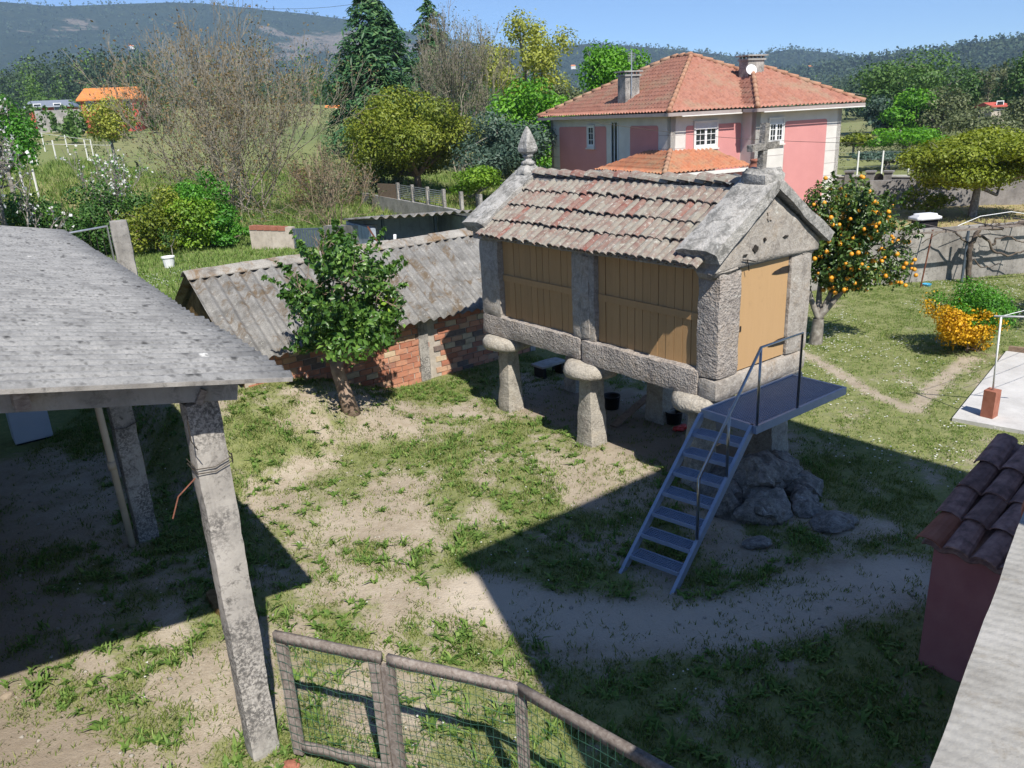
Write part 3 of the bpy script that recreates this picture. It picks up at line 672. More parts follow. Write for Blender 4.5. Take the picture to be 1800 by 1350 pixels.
# gables
def gable(v0, v1, seed, shoulder=.10):
    out = [(-shoulder, 3.355), (-shoulder-.02, 3.50), (GW/2-.02, 4.30), (GW+shoulder+.03, 3.52), (GW+shoulder, 3.355)]
    nx, ny = 14, 8; V = []; F_ = []
    def top(u):
        c = GW/2-.02
        return 3.50+(4.30-3.50)*(1-abs(u-c)/(c+shoulder+.02)) if u <= c else 3.52+(4.30-3.52)*(1-(u-c)/(GW+shoulder+.03-c))
    for s, vv in enumerate((v0, v1)):
        for i in range(nx+1):
            u = -shoulder-.02+(GW+2*shoulder+.05)*i/nx
            for j in range(ny+1):
                z = 3.355+(top(u)-3.355)*j/ny; e = .014*nz3((u, z, vv), 5, seed)
                V.append((u+.01*nz3((u, z, vv), 4, seed+3), vv+e*(1 if s else -1), z))
    n = (nx+1)*(ny+1); I = lambda s, i, j: s*n+i*(ny+1)+j
    for i in range(nx):
        for j in range(ny):
            F_.append((I(0, i, j), I(0, i+1, j), I(0, i+1, j+1), I(0, i, j+1))); F_.append((I(1, i, j), I(1, i, j+1), I(1, i+1, j+1), I(1, i+1, j)))
        F_.append((I(0, i, ny), I(0, i+1, ny), I(1, i+1, ny), I(1, i, ny))); F_.append((I(0, i, 0), I(1, i, 0), I(1, i+1, 0), I(0, i+1, 0)))
    for j in range(ny): F_.append((I(0, 0, j), I(0, 0, j+1), I(1, 0, j+1), I(1, 0, j))); F_.append((I(0, nx, j), I(1, nx, j), I(1, nx, j+1), I(0, nx, j+1)))
    return mk('gable_stone', G.arr(V), F_, 'granite_dressed', gran, True)
gf = gable(-.025, .33, 3)
gable(GL-.33, GL+.025, 8)
# weathered recesses in the front gable, shade in the small ones painted near-black
for du, dz, w, h, nm in ((1.02, 4.00, .13, .15, 'niche'), (.72, 3.58, .11, .10, 'hole_shade'), (.93, 3.68, .05, .05, 'hole_shade'), (1.42, 3.66, .12, .035, 'crack_shade'), (.50, 3.52, .09, .03, 'crack_shade')):
    k = 12; P = []
    for i in range(k):
        a = 2*math.pi*i/k; j = 1+.25*math.sin(i*2.3+du*9)
        P.append(G.p(du+w/2*math.cos(a)*j, -.043, dz+h/2*math.sin(a)*j))
    mb = MB().prism(P, tuple(G.p(0, .03)-G.p(0, 0))); mb.build(nm, 'gap_shade' if nm != 'niche' else 'granite_dressed', gf)
# coping slabs on both gables
def coping(v0, v1, side, lo_u, hi_u, z_lo, z_hi, th, seed):
    V, F_ = gridbox(12, 5, 3); P = []
    for a, b, c in V:
        t = a+.5; u = lo_u+(hi_u-lo_u)*t; z = z_lo+(z_hi-z_lo)*t
        ln = math.hypot(hi_u-lo_u, z_hi-z_lo); nu, nz_ = -(z_hi-z_lo)/ln, (hi_u-lo_u)/ln
        if nz_ < 0: nu, nz_ = -nu, -nz_
        k = (c+.5)*th*(1.15-.25*t); edge = (abs(b) > .49)*(c > .49)
        u += nu*k; z += nz_*k-.035*edge; vv = v0+(v1-v0)*(b+.5)
        q = (u, vv, z); s = .022
        P.append((u+s*nz3(q, 3, seed), vv+s*1.4*nz3(q, 2.6, seed+4), z+s*nz3(q, 4, seed+8)))
    mk('coping_slab', G.arr(P), F_, 'granite_coping', gran, 'sharp')
for v0, v1, sd in ((-.13, .52, 11), (GL-.46, GL+.14, 21)):
    coping(v0, v1, -1, -.17, GW/2+.03, 3.50, 4.36, .19, sd)
    coping(v0, v1, 1, GW+.24, GW/2-.03, 3.47, 4.36, .17, sd+5)
# apex stone and cross
stone('apex_stone', G, GW/2-.21, GW/2+.20, -.08, .42, 4.36, 4.62, 'granite_coping', gran, .035, .12, .07, 71)
cv = .17; cb = GW/2-.045
cross = MB().beam(G.p(cb, cv, 4.56), G.p(cb+.04, cv, 5.22), .09, .09, (A2[0], A2[1], 0)).build('cross', 'granite_boulder', gran)
mb = MB().beam(G.p(cb-.285, cv-.005, 4.905), G.p(cb+.32, cv-.005, 4.925), .098, .09); mb.build('cross_arm', 'granite_boulder', cross)
# pinnacle on the far gable
pc = G.p(GW/2, GL-.17, 0)
stone('pinnacle_base', G, GW/2-.20, GW/2+.20, GL-.36, GL+.02, 4.36, 4.60, 'granite_coping', gran, .03, .1, .08, 77, (1.25, .7))
pn = MB().lathe((pc[0], pc[1], 4.58), [(.12, 0), (.135, .03), (.12, .06), (.075, .085), (.07, .13), (.10, .15), (.10, .175), (.075, .19)], 12).build('pinnacle', 'granite_coping', gran, True)
sp4 = [(.09, 4.765), (.155, 4.82), (.165, 4.88), (.135, 4.99), (.085, 5.12), (.03, 5.24), (.005, 5.27)]
mbp = MB()
vs = []
for r, z in sp4:
    for k in range(4):
        a = math.radians(TH*57.3+45+90*k); vs.append((pc[0]+1.12*r*math.cos(a), pc[1]+1.12*r*math.sin(a), z))
fs = [(i*4+k, i*4+(k+1) % 4, (i+1)*4+(k+1) % 4, (i+1)*4+k) for i in range(len(sp4)-1) for k in range(4)]+[(0, 3, 2, 1)]
mbp.add(vs, fs).build('pinnacle_spike', 'granite_coping', pn)
# boards of the long side, rail across each panel
def panel(v0, v1, u, n, side):
    w = (v1-v0)/n
    for k in range(n):
        g_ = .004; d = rr.uniform(-.006, .006); wj = rr.uniform(-.004, .004)
        MB().box(G, u+d, u+d+.03, v0+w*k+g_, v0+w*(k+1)-g_+wj*0, ZT-.01, 3.355).build('board', 'ochre_board', gran)
    for zr in (2.66,):
        MB().box(G, u-.03, u-.008, v0+.02, v1-.02, zr-.055, zr+.055).build('panel_rail', 'ochre_board', gran)
    MB().box(G, u+.045, u+.06, v0-.02, v1+.02, ZT-.05, 3.36).build('panel_backing', 'gap_shade', gran)
panel(2.99, 4.905, .09, 12, -1); panel(.375, 2.415, .09, 13, -1)
for v0, v1 in ((2.99, 4.905), (.375, 2.415)):
    w = (v1-v0)/10
    for k in range(10): MB().box(G, GW-.12, GW-.09, v0+w*k+.004, v0+w*(k+1)-.004, ZT-.01, 3.355).build('board', 'ochre_board', gran)
# door
door = MB().box(G, .497, 1.643, .035, .075, 1.845, 3.335).build('door', 'ochre_door', gran)
MB().box(G, .50, 1.64, .09, .11, 1.835, 3.345).build('door_backing', 'gap_shade', gran)
for zz in (3.15, 2.06):
    P = [G.p(a, .033, zz+b) for a, b in ((1.66, -.045), (1.66, .055), (1.50, .055), (1.30, .02), (1.24, -.01), (1.36, -.03))]
    MB().prism(P[::-1], tuple(G.p(0, -.012)-G.p(0, 0))).build('hinge', 'iron_black', door)
MB().box(G, .535, .565, .024, .033, 2.42, 2.50).build('lock_plate', 'iron_black', door)
# old iron hook over the door
MB().tube([G.p(.42, -.05, 3.47), G.p(.55, -.06, 3.45), G.p(.72, -.05, 3.40)], .008, 5).build('iron_hook', 'iron_black', gf)
MB().tube([G.p(.52, -.05, 3.46), G.p(.56, -.05, 3.36), G.p(.58, -.045, 3.30)], .008, 5).build('iron_hook', 'iron_black', gf)
# roof: four courses of barrel tiles on the near slope, ridge tiles, far slope joined
def tile_mesh(seed, ln=.47, r0_=.086, r1_=.070, th=.018, n=5):
    rg = random.Random(seed); V = []
    for e, (y, r) in enumerate(((0, r0_), (ln, r1_))):
        for rad_ in (r, r-th):
            for k in range(n+1):
                a = math.pi*(.06+.88*k/n); V.append((-rad_*math.cos(a)*1.02+rg.uniform(-.004, .004), y+rg.uniform(-.008, .008)*(rad_ == r), rad_*math.sin(a)*.78+rg.uniform(-.003, .003)))
    m_ = n+1; o, i, O, I_ = 0, m_, 2*m_, 3*m_; F_ = []
    for k in range(n):
        F_ += [(o+k, o+k+1, O+k+1, O+k), (i+k+1, i+k, I_+k, I_+k+1), (o+k+1, o+k, i+k, i+k+1), (O+k, O+k+1, I_+k+1, I_+k)]
    F_ += [(o, O, I_, i), (o+n, i+n, I_+n, O+n)]
    me = bpy.data.meshes.new('tile'); me.from_pydata(V, [], F_); me.update(); me.materials.append(MAT['old_tile'])
    return me
TM = [tile_mesh(s) for s in range(6)]
E_U, E_Z, R_U, R_Z = -.30, 3.44, GW/2-.02, 4.36
sl = math.hypot(R_U-E_U, R_Z-E_Z); tdir = V3([*(G.ex*(R_U-E_U)), R_Z-E_Z])/sl; sdir = V3([G.ey[0], G.ey[1], 0]); nrm = np.cross(sdir, tdir); nrm = nrm if nrm[2] > 0 else -nrm
def tile_at(name, p, x, y, z, me, parent):
    M = Matrix.Translation(Vector(p.tolist())) @ Matrix((tuple(x), tuple(y), tuple(z))).transposed().to_4x4()
    return inst(name, me, M, parent)
V0t, V1t = .40, GL-.36
NT = 31; wt = (V1t-V0t)/NT; NC = 4; ex = sl/NC
for c_ in range(NC):
    for k in range(NT+ (2 if c_ == 0 else 0)):
        v = V1t-(k+.5)*wt; jz = rr.uniform(-.008, .010); jt = rr.uniform(-.022, .022); a = rr.uniform(-.035, .035)
        p = G.p(E_U, v, E_Z)+tdir*(c_*ex-.03+jt)+nrm*(.040+jz+.012*math.sin(v*1.7+c_))
        yd = tdir*math.cos(a)+sdir*math.sin(a); yd = yd-nrm*.075; yd /= np.linalg.norm(yd)
        xd = np.cross(yd, nrm); xd /= np.linalg.norm(xd); zd = np.cross(xd, yd)
        tile_at('tile', p, xd, yd, zd, TM[rr.randrange(6)], gran)
# channels below the covers, and the whole far slope
for side in (0, 1):
    if side == 0: P0, td, nr, amp_, mt = G.p(E_U+.02, V0t-.05, E_Z+.01), tdir, nrm, .022, 'old_tile'
    else:
        td = V3([*(-G.ex*(R_U-E_U)), R_Z-E_Z])/sl; nr = V3([-nrm[0], -nrm[1], nrm[2]]); P0, amp_ = G.p(GW-E_U, V0t-.05, E_Z+.02), .045
    o = wavy('channel_tiles', P0, sdir, td, nr, V1t-V0t+.1, lambda s: (0, sl), 'old_tile', gran, wt, amp_, 6, 8, thick=.02)
    kind(o, 'stuff')
NR = 13; wl = (GL-1.0)/NR
for k in range(NR):
    v = .50+k*wl; p = G.p(R_U, v+wl+.03, R_Z+.07+rr.uniform(-.012, .012)+.015*math.sin(k*1.3))
    yd = -sdir+V3([0, 0, -.11]); yd /= np.linalg.norm(yd); xd = np.cross(yd, V3([0, 0, 1.])); xd /= np.linalg.norm(xd); zd = np.cross(xd, yd)
    s = 1.65
    M = Matrix.Translation(Vector(p.tolist())) @ Matrix((tuple(xd*s), tuple(yd*.98), tuple(zd*1.6))).transposed().to_4x4()
    inst('ridge_tile', TM[rr.randrange(6)], M, gran)
MB().box(G, R_U-.13, R_U+.13, .45, GL-.42, R_Z-.10, R_Z-.005).build('ridge_mortar', 'granite_coping', gran)
# eave battens below the lowest tiles
MB().box(G, -.22, -.075, V0t, V1t, 3.40, 3.425).build('eave_board', 'granite_dressed', gran)
# ---------------------------------------------------------------- metal stair with landing
st = thing('metal_stair', 'blue-grey steel stair with grated treads, landing and one tubular handrail', 'staircase', G.p(-.6, -.6, 0))
PU0, PU1, PV0, PV1, PZ = -.36, 1.80, -.95, -.045, 1.50
mb = MB()
mb.box(G, PU0, PU1, PV0, PV0+.04, PZ-.10, PZ+.012).box(G, PU0, PU1, PV1-.04, PV1, PZ-.10, PZ+.012)
mb.box(G, PU0, PU0+.04, PV0+.042, PV1-.042, PZ-.10, PZ+.012).box(G, PU1-.04, PU1, PV0+.042, PV1-.042, PZ-.10, PZ+.012)
land = mb.build('landing', 'stair_paint', st)
def grating(fr, u0, u1, v0, v1, z, d, parent):
    mb = MB(); n = int((u1-u0)/d)
    for k in range(n+1): u = u0+(u1-u0)*k/n; mb.box(fr, u-.0035, u+.0035, v0, v1, z-.025, z)
    n = int((v1-v0)/d)
    for k in range(n+1): v = v0+(v1-v0)*k/n; mb.box(fr, u0, u1, v-.003, v+.003, z-.022, z-.003)
    return mb.build('grating', 'stair_paint', parent)
grating(G, PU0+.045, PU1-.045, PV0+.045, PV1-.045, PZ, .034, land)
bot, top = G.p(-2.40, -.88, 0)[:2], G.p(PU0-.02, (PV0+PV1)/2, 0)[:2]
run = float(np.linalg.norm(top-bot)); exs = (top-bot)/run
SF = Fr(bot, exs); sw = .39; zb = tz(*bot)-.02
for s in (-1, 1):
    P = [SF.p(0, s*sw, zb), SF.p(.16, s*sw, zb), SF.p(run, s*sw, PZ-.10), SF.p(run, s*sw, PZ+.012), SF.p(run-.06, s*sw, PZ+.012)]
    MB().prism(P, tuple(SF.p(0, -s*.045)-SF.p(0, 0))).build('stringer', 'stair_paint', st)
NTR = 7
for k in range(NTR):
    z = zb+(PZ-zb)*(k+1)/(NTR+1); u = (run-.02)*(z-zb)/(PZ-zb)+.09; w = sw-.048
    mb = MB().box(SF, u-.12, u-.10, -w, w, z-.045, z+.004).box(SF, u+.10, u+.12, -w, w, z-.045, z+.004).box(SF, u-.098, u+.098, -w, -w+.012, z-.04, z+.003).box(SF, u-.098, u+.098, w-.012, w, z-.04, z+.003)
    tr = mb.build('tread', 'stair_paint', st); grating(SF, u-.097, u+.097, -w+.014, w-.014, z, .034, tr)
# handrail on the outer side
r_ = .019
pa, pb = G.p(PU0+.03, PV0+.02, PZ), G.p(.58, PV0+.02, PZ)
up = V3([0, 0, 1.07])
lowk = .30; midk = .655
def on_str(k): return SF.p(run*k, -sw+.02, zb+(PZ-zb)*k+.05)
low, mid = on_str(lowk), on_str(midk)
hr = MB().tube([pb+up*0, pb+up, pa+up, low+V3([0, 0, .80]), low+V3([0, 0, -.02])], r_, 8).build('handrail', 'steel_rail', st, True)
MB().tube([pa, pa+up*.99], r_*.95, 8).build('rail_post', 'steel_rail', st, True)
kk = (midk-lowk)/(1-lowk); mt_ = (low+V3([0, 0, .80]))*(1-kk)+(pa+up)*kk
MB().tube([mid, V3([mid[0], mid[1], mt_[2]])], r_*.95, 8).build('rail_post', 'steel_rail', st, True)
# ---------------------------------------------------------------- things under and round the granary
def zg(p, dz=0): return V3([p[0], p[1], tz(p[0], p[1])+dz])
bk = gz(1075, 716)
def bucket(name, p, r, h, label, mat):
    t = thing(name, label, 'bucket', zg(p))
    MB().lathe(zg(p), [(r*.86, 0), (r, h), (r*1.06, h), (r*1.06, h-.02), (r*.97, h-.02), (r*.9, h*.4)], 18).build('body', mat, t, True)
    MB().tube([zg(p, h-.01)+V3([r*math.cos(a), r*math.sin(a)*.3, .05*math.sin(a)-.02]) for a in np.linspace(0, math.pi, 9)], .006, 5).build('handle', 'wire_dark', t)
bucket('bucket', bk, .17, .26, 'black bucket on the grass just behind the granary pillars', 'black_plastic')
b2 = gz(1184, 742)
bucket('bucket', b2, .16, .24, 'black bucket close to the thick rear pillar beside a red cloth', 'black_plastic')
rp = gz(1198, 756)
o = boulder('cloth', zg(rp, .05), (.13, .10, .055), 'red_plastic', None, 5, .4, 3, .7); tag(o, 'crumpled red cloth lying on the soil under the granary', 'cloth')
pl = MB().beam(zg(gz(1078, 752), .03), zg(gz(1140, 722), .33), .16, .025).build('plank', 'plank_brown'); tag(pl, 'loose plank leaning on a granary pillar foot', 'plank')
tr_ = thing('stone_bench', 'low slab on dark feet behind the far granary pillars', 'bench', zg(gz(968, 662)))
bq = gz(968, 660); fb = Fr(bq[:2], B2, A2); zq = tz(*bq[:2])
stone('slab', fb, -.36, .36, -.15, .25, zq+.24, zq+.30, 'concrete_grey', tr_, .008, .02, .15, 3)
for s in (-.3, .22): MB().box(fb, s, s+.08, -.12, .2, zq-.02, zq+.238).build('foot', 'black_plastic', tr_)
# rock outcrop below the front pillars
oc = thing('rock_outcrop', 'rough granite outcrop round the foot of the front granary pillars', 'rock', G.p(1.1, -.2, 0))
ro = random.Random(17)
for i in range(30):
    a = ro.uniform(0, 2*math.pi); q = ro.random()**.6; px, py = 1338+92*q*math.cos(a), 872+52*q*math.sin(a)
    p = gz(px, py); s = ro.uniform(.16, .34)*(1.15-.35*q); hgt_ = .50*(1-q)**1.1*ro.uniform(.6, 1.1)
    boulder('rock', zg(p, hgt_), (s*1.25, s, s*.85), 'granite_boulder', oc, i+2, ro.uniform(0, 3), 3, .42)
for px, py, s, lb in ((1462, 922, .26, 'pale flat stone lying in the shaded grass beside the granite outcrop'), (1330, 958, .16, 'small grey stone half sunk in the shaded soil before the outcrop')):
    p = gz(px, py); o = boulder('stone', zg(p, s*.2), (s*1.3, s, s*.45), 'granite_boulder', None, int(px), .4, 3); tag(o, lb, 'stone')
# ---------------------------------------------------------------- open shed in the left foreground
shed = thing('open_shed', 'open shed with spotted grey fibre cement roof on concrete pillars', 'shed', (-2.39, 5.83, 0))
c0 = gz(513, 660, 3.65)
eA, eB = V3(G.uv(c0)), V3([-5.72, 12.2]); Le = float(np.linalg.norm(eB-eA)); ed = (eB-eA)/Le
e_ = G.ex*ed[0]+G.ey*ed[1]; edir = V3([e_[0], e_[1], 0]); up_s = .20
rd = V3([-G.ex[0], -G.ex[1], up_s]); rd /= np.linalg.norm(rd); rn = np.cross(edir, rd); rn = rn if rn[2] > 0 else -rn
# sheets, five waves wide, lapped one over the next, fixed to the purlins
SW = .90; ns_ = int(math.ceil(Le/SW)); rs = random.Random(8)
for k in range(ns_):
    L_ = min(SW+.03, Le-k*SW+.03); d0 = rs.uniform(-.03, .03)
    wavy('roof_sheet', c0+edir*(k*SW)+rn*(.004*(k % 2)+rs.uniform(-.003, .004)), edir, rd, rn, L_, lambda s, d0=d0: (d0, 6.4), 'fibro_spotted', shed, .18, .019, 8, 14, 0, 0, -1.45+2*math.pi*(k*SW/.18), .012, .008)
MB().beam(c0+edir*-.012+rn*-.028, c0+edir*-.012+rd*6.4+rn*-.028, .02, .03, tuple(rn)).build('verge_strip', 'concrete_wall', shed)
P1 = gz(475, 1335); P2 = gz(266, 953)
def cpillar(p, w, h, seed, wd=.33):
    u, v = G.uv(p); z0 = tz(p[0], p[1])-.15
    return stone('pillar', G, u-w/2, u+w/2, v+.06, v+.06+wd, z0, h, 'concrete_pillar', shed, .011, .03, .10, seed)
pil1 = cpillar(P1, .27, 3.475, 3, .22); pil2 = cpillar(P2, .29, 3.45, 8, .26)
u1, v1 = G.uv(P1); u2, v2 = G.uv(P2)
# beams: one along the pillars, one rafter along the open end
MB().beam(G.p(u1-.02, v1+.2, 3.53), G.p(u2+.1, 12.0, 3.53), .16, .12).build('eave_beam', 'concrete_grey', shed)
r0b, r1b = G.p(u1+.26, v1+.08, 3.545-.26*up_s*.5), G.p(u1-5.6, v1+.08, 3.57+5.6*up_s)
MB().beam(r0b, r1b, .17, .14).build('rafter_beam', 'concrete_grey', shed)
for dv in (.02, .2): MB().beam(G.p(u1-.06, v1-.03+dv*.5, 3.50), G.p(u1-.02+dv, v1-.03+dv*.5, 3.60), .05, .05).build('cleat', 'grey_timber', shed)
for k, (u, z) in enumerate(((-8.2, 3.9), (-9.7, 4.2), (-11.2, 4.5))): MB().beam(G.p(u, -.75, z-.03), G.p(u, 12.0, z-.03), .09, .12).build('purlin', 'grey_timber', shed)
MB().box(G, -12.4, -12.2, -1.2, 12.2, -.2, 4.6).build('side_wall', 'block_grey', shed)  # out-of-view wall added to darken the shed's interior
# pipe, wires
pp = G.p(u2-.22, v2+.02); zt = 3.3
MB().tube([zg(pp, .0)+V3([-.02, 0, 0]), V3([pp[0]-.10, pp[1]+.02, zt])], .045, 10).build('downpipe', 'pvc_pipe', shed, True)
for z_ in (1.25, 2.75): MB().tube([V3([pp[0]-.03-z_*.02, pp[1]-.002, tz(pp[0], pp[1])+z_-.06]), V3([pp[0]-.03-z_*.02, pp[1]-.002, tz(pp[0], pp[1])+z_+.06])], .055, 10).build('pipe_collar', 'pvc_pipe', shed, True)
def wire_loop(p, z, w, wd, name='tie_wire'):
    u, v = G.uv(p); v += .06+wd/2; a = .012
    MB().tube([G.p(u-w/2-a, v+wd/2, z+.02), G.p(u-w/2-a, v-wd/2-a, z), G.p(u, v-wd/2-a-.004, z-.02), G.p(u+w/2+a, v-wd/2-a, z+.03), G.p(u+w/2+a, v+wd/2, z+.06)], .005, 4).build(name, 'wire_dark', shed)
wire_loop(P1, 2.95, .27, .22); wire_loop(P1, 2.91, .27, .22); wire_loop(P2, 1.75, .29, .26)
MB().tube([G.p(u1+.1, v1-.1, 2.98), G.p(u1+.09, v1-.14, 3.08)], .005, 4).build('tie_wire', 'wire_dark', shed)
MB().tube([G.p(u1-.17, v1-.08, 3.45), G.p(u1-.18, v1-.09, 3.25), G.p(u1-.14, v1-.08, 3.16)], .005, 4).build('tie_wire', 'wire_dark', shed)
MB().tube([G.p(u1-.20, v1-.09, 2.94), G.p(u1-.36, v1-.15, 2.86), G.p(u1-.44, v1-.2, 2.72)], .007, 4).build('tie_wire', 'rust_pole', shed)
ka, kb_ = G.uv(gz(360, 1045)), G.uv(gz(392, 1135)); stone('floor_kerb', G, ka[0]-.02, ka[0]+.13, kb_[1], ka[1], -.1, .06, 'mossy_stone', shed, .02, .04, .12, 4)
cabp = hit(62, 777); cb_ = thing('storage_cabinet', 'pale white storage cabinet standing in the dark open shed', 'cabinet', zg(cabp))
fc = Fr(cabp[:2], (.80, .60)); zc = tz(*cabp[:2])
MB().box(fc, -.32, .32, 0, .5, zc+.04, zc+1.25).build('body', 'cabinet_white', cb_)
MB().box(fc, -.31, .31, -.02, -.003, zc+.07, zc+1.22).build('door', 'cabinet_white', cb_)
MB().box(fc, -.30, .30, .03, .47, zc-.02, zc+.038).build('plinth', 'black_plastic', cb_)
# ---------------------------------------------------------------- timber and wire gate and fence
def fence_panel(root, p, q, ztop, zbot, posts, mats='fence_timber', bottom=True):
    p, q = V3(p), V3(q)
    fr = Fr(p, (q-p)/np.linalg.norm(q-p)); Lp = float(np.linalg.norm(q-p))
    zt_ = lambda u: ztop[0]+(ztop[1]-ztop[0])*u/Lp
    for a, b, y in posts: stone('stile', fr, a, b, y-.028, y+.028, zbot, zt_((a+b)/2)-.05, mats, root, .004, .008, .06, a*7+p[0])
    def slope_bar(nm, u0, u1, dz, h, y0, y1, s):
        V, F_ = gridbox(10, 1, 1); P = []
        for a, b, c in V:
            u = u0+(u1-u0)*(a+.5); y = y0+(y1-y0)*(b+.5); z = zt_(u)+dz+h*c
            P.append((u, y+.006*nz3((u, 0, 0), 3, s), z+.008*nz3((u, 0, 1), 2.5, s+2)))
        mk(nm, fr.arr(P), F_, mats, root)
    slope_bar('top_rail', -.01, Lp+.01, 0, .095, -.022, .022, p[1])
    if bottom: slope_bar('bottom_rail', .09, Lp-.10, zbot+.10-ztop[0], .10, -.02, .02, p[1]+9)
    mb = MB(); u = .02; y = -.036
    while u < Lp:
        mb.tube([fr.p(u+.006*math.sin(u*9), y, zbot+.06), fr.p(u+.01*math.sin(u*5+1), y-.012*math.sin(u*6), (zbot+zt_(u))/2), fr.p(u, y, zt_(u)+.01)], .0022, 3, False); u += .064
    z = zbot+.08
    while z < min(ztop)+.0:
        mb.tube([fr.p(k*Lp/14, y-.004, z+.012*math.sin(k*1.3+z*7)+(zt_(k*Lp/14)-ztop[0])*(z/ztop[0])) for k in range(15)], .0022, 3, False); z += .095
    mb.build('wire_mesh', 'wire_green', root)
ga, gb = gz(484, 1118, 1.33)[:2], gz(668, 1158, 1.30)[:2]
gate = thing('garden_gate', 'weathered timber gate with green wire mesh beside the concrete pillar', 'gate', (ga[0], ga[1], 0))
Lg = float(np.linalg.norm(gb-ga))
fence_panel(gate, ga, gb, (1.33, 1.31), .07, ((0, .10, 0), (Lg-.10, Lg, 0)))
fa, fb2, fc2, fd = gz(683, 1163, 1.28)[:2], gz(912, 1211, 1.28)[:2], gz(1160, 1347, 1.28)[:2], None
fe = thing('wire_fence', 'weathered timber fence with green wire mesh bending away from the gate', 'fence', (fa[0], fa[1], 0))
L1 = float(np.linalg.norm(fb2-fa)); fence_panel(fe, fa, fb2, (1.30, 1.28), -.05, ((-.06, .05, -.01), (L1-.04, L1+.05, .02)))
dx_ = (fc2-fb2)/np.linalg.norm(fc2-fb2); fd = fb2+dx_*2.6
fence_panel(fe, fb2, fd, (1.28, 1.24), -.05, ((2.5, 2.6, 0), (1.25, 1.35, .03)))
bp = zg(gz(515, 1346)); o = boulder('stone', V3([bp[0], bp[1], bp[2]+.01]), (.09, .07, .05), 'terracotta', None, 4); tag(o, 'reddish stone at the foot of the gate and pillar', 'stone')
# ---------------------------------------------------------------- brick outhouse behind the small tree
out_ = thing('brick_outhouse', 'low brick outhouse with mossy corrugated roof behind the small tree', 'outhouse', G.p(-.5, 9.2, 0))
WV, U0, U1 = 7.86, -3.95, 3.05
MB().box(G, U0, U1, WV+.012, WV+.13, -.5, 1.40).build('mortar_bed', 'mortar', out_)
rb = random.Random(12)
bm_ = []
for s in range(4):
    V, F_ = gridbox(2, 1, 2); V = V*V3([.272, .11, .108]); r2 = random.Random(s)
    V = np.array([[a+r2.uniform(-.005, .005), b+r2.uniform(-.003, .003), c+r2.uniform(-.005, .005)] for a, b, c in V])
    me = bpy.data.meshes.new('brick'); me.from_pydata(V.tolist(), [], F_.tolist()); me.update(); me.materials.append(MAT['brick']); bm_.append(me)
row = 0; z = -.28
while z < 1.36:
    u = U0+.06+(row % 2)*.145
    while u < U1-.1:
        if not (-.10 < u-.03 < .18):
            p = G.p(u+.14, WV+.045+rb.uniform(-.012, .008), z+.055)
            M = Matrix.Translation(Vector(p.tolist())) @ Matrix.Rotation(math.atan2(G.ex[1], G.ex[0])+rb.uniform(-.02, .02), 4, 'Z')
            inst('brick', bm_[rb.randrange(4)], M, out_)
        u += .29+rb.uniform(-.012, .012)
    z += .125; row += 1
stone('corner_post', G, -.10, .15, WV-.05, WV+.10, -.35, 1.42, 'concrete_pillar', out_, .006, .02, .12, 3)
stone('corner_post', G, 3.0, 3.16, WV-.06, WV+.14, -.4, 1.42, 'concrete_grey', out_, .006, .02, .14, 5)
EV, EZ, RV_, RZ_ = 7.52, 1.38, 9.75, 2.78
o = stone('gable_wall', G, U0-.02, U0+.22, WV+.02, RV_+1.6, -.4, 1.55, 'mossy_stone', out_, .04, .05, .2, 7)
MB().prism([G.p(U0-.01, WV+.05, 1.52), G.p(U0-.01, RV_, 2.62), G.p(U0-.01, RV_+1.7, 1.52)], tuple(G.p(.2, 0)-G.p(0, 0))).build('gable_wall', 'mossy_stone', out_)
MB().box(G, U0, U1+.1, RV_+1.6, RV_+1.75, -.3, 1.55).build('rear_wall', 'concrete_grey', out_)
MB().box(G, U1-.12, U1+.0, WV+.135, RV_+1.59, -.3, 1.5).build('side_wall', 'concrete_grey', out_)
ts = math.hypot(RV_-EV, RZ_-EZ); td2 = V3([*(G.ey*(RV_-EV)), RZ_-EZ])/ts; sd2 = V3([G.ex[0], G.ex[1], 0]); nr2 = np.cross(sd2, td2); nr2 = nr2 if nr2[2] > 0 else -nr2
k = 0; u = U0-.22; rs = random.Random(3)
while u < U1+.3:
    w = min(1.125, U1+.35-u)
    d0 = rs.uniform(-.05, .06)
    wavy('roof_sheet', G.p(u, EV, EZ)+nr2*(.03+.006*(k % 2)), sd2, td2, nr2, w+.04, lambda s, d0=d0: (d0, ts+.02), 'fibro_mossy', out_, .25, .043, 8, 10, 0, 0, .7+2*math.pi*(u/.25), .02, .008)
    u += w; k += 1
td3 = V3([-td2[0], -td2[1], td2[2]]); nr3 = V3([-nr2[0], -nr2[1], nr2[2]])
wavy('roof_sheet', G.p(U0-.2, 2*RV_-EV, EZ)+nr3*.03, sd2, td3, nr3, U1-U0+.5, lambda s: (0, ts), 'fibro_mossy', out_, .22, .032, 6, 6, thick=.008)
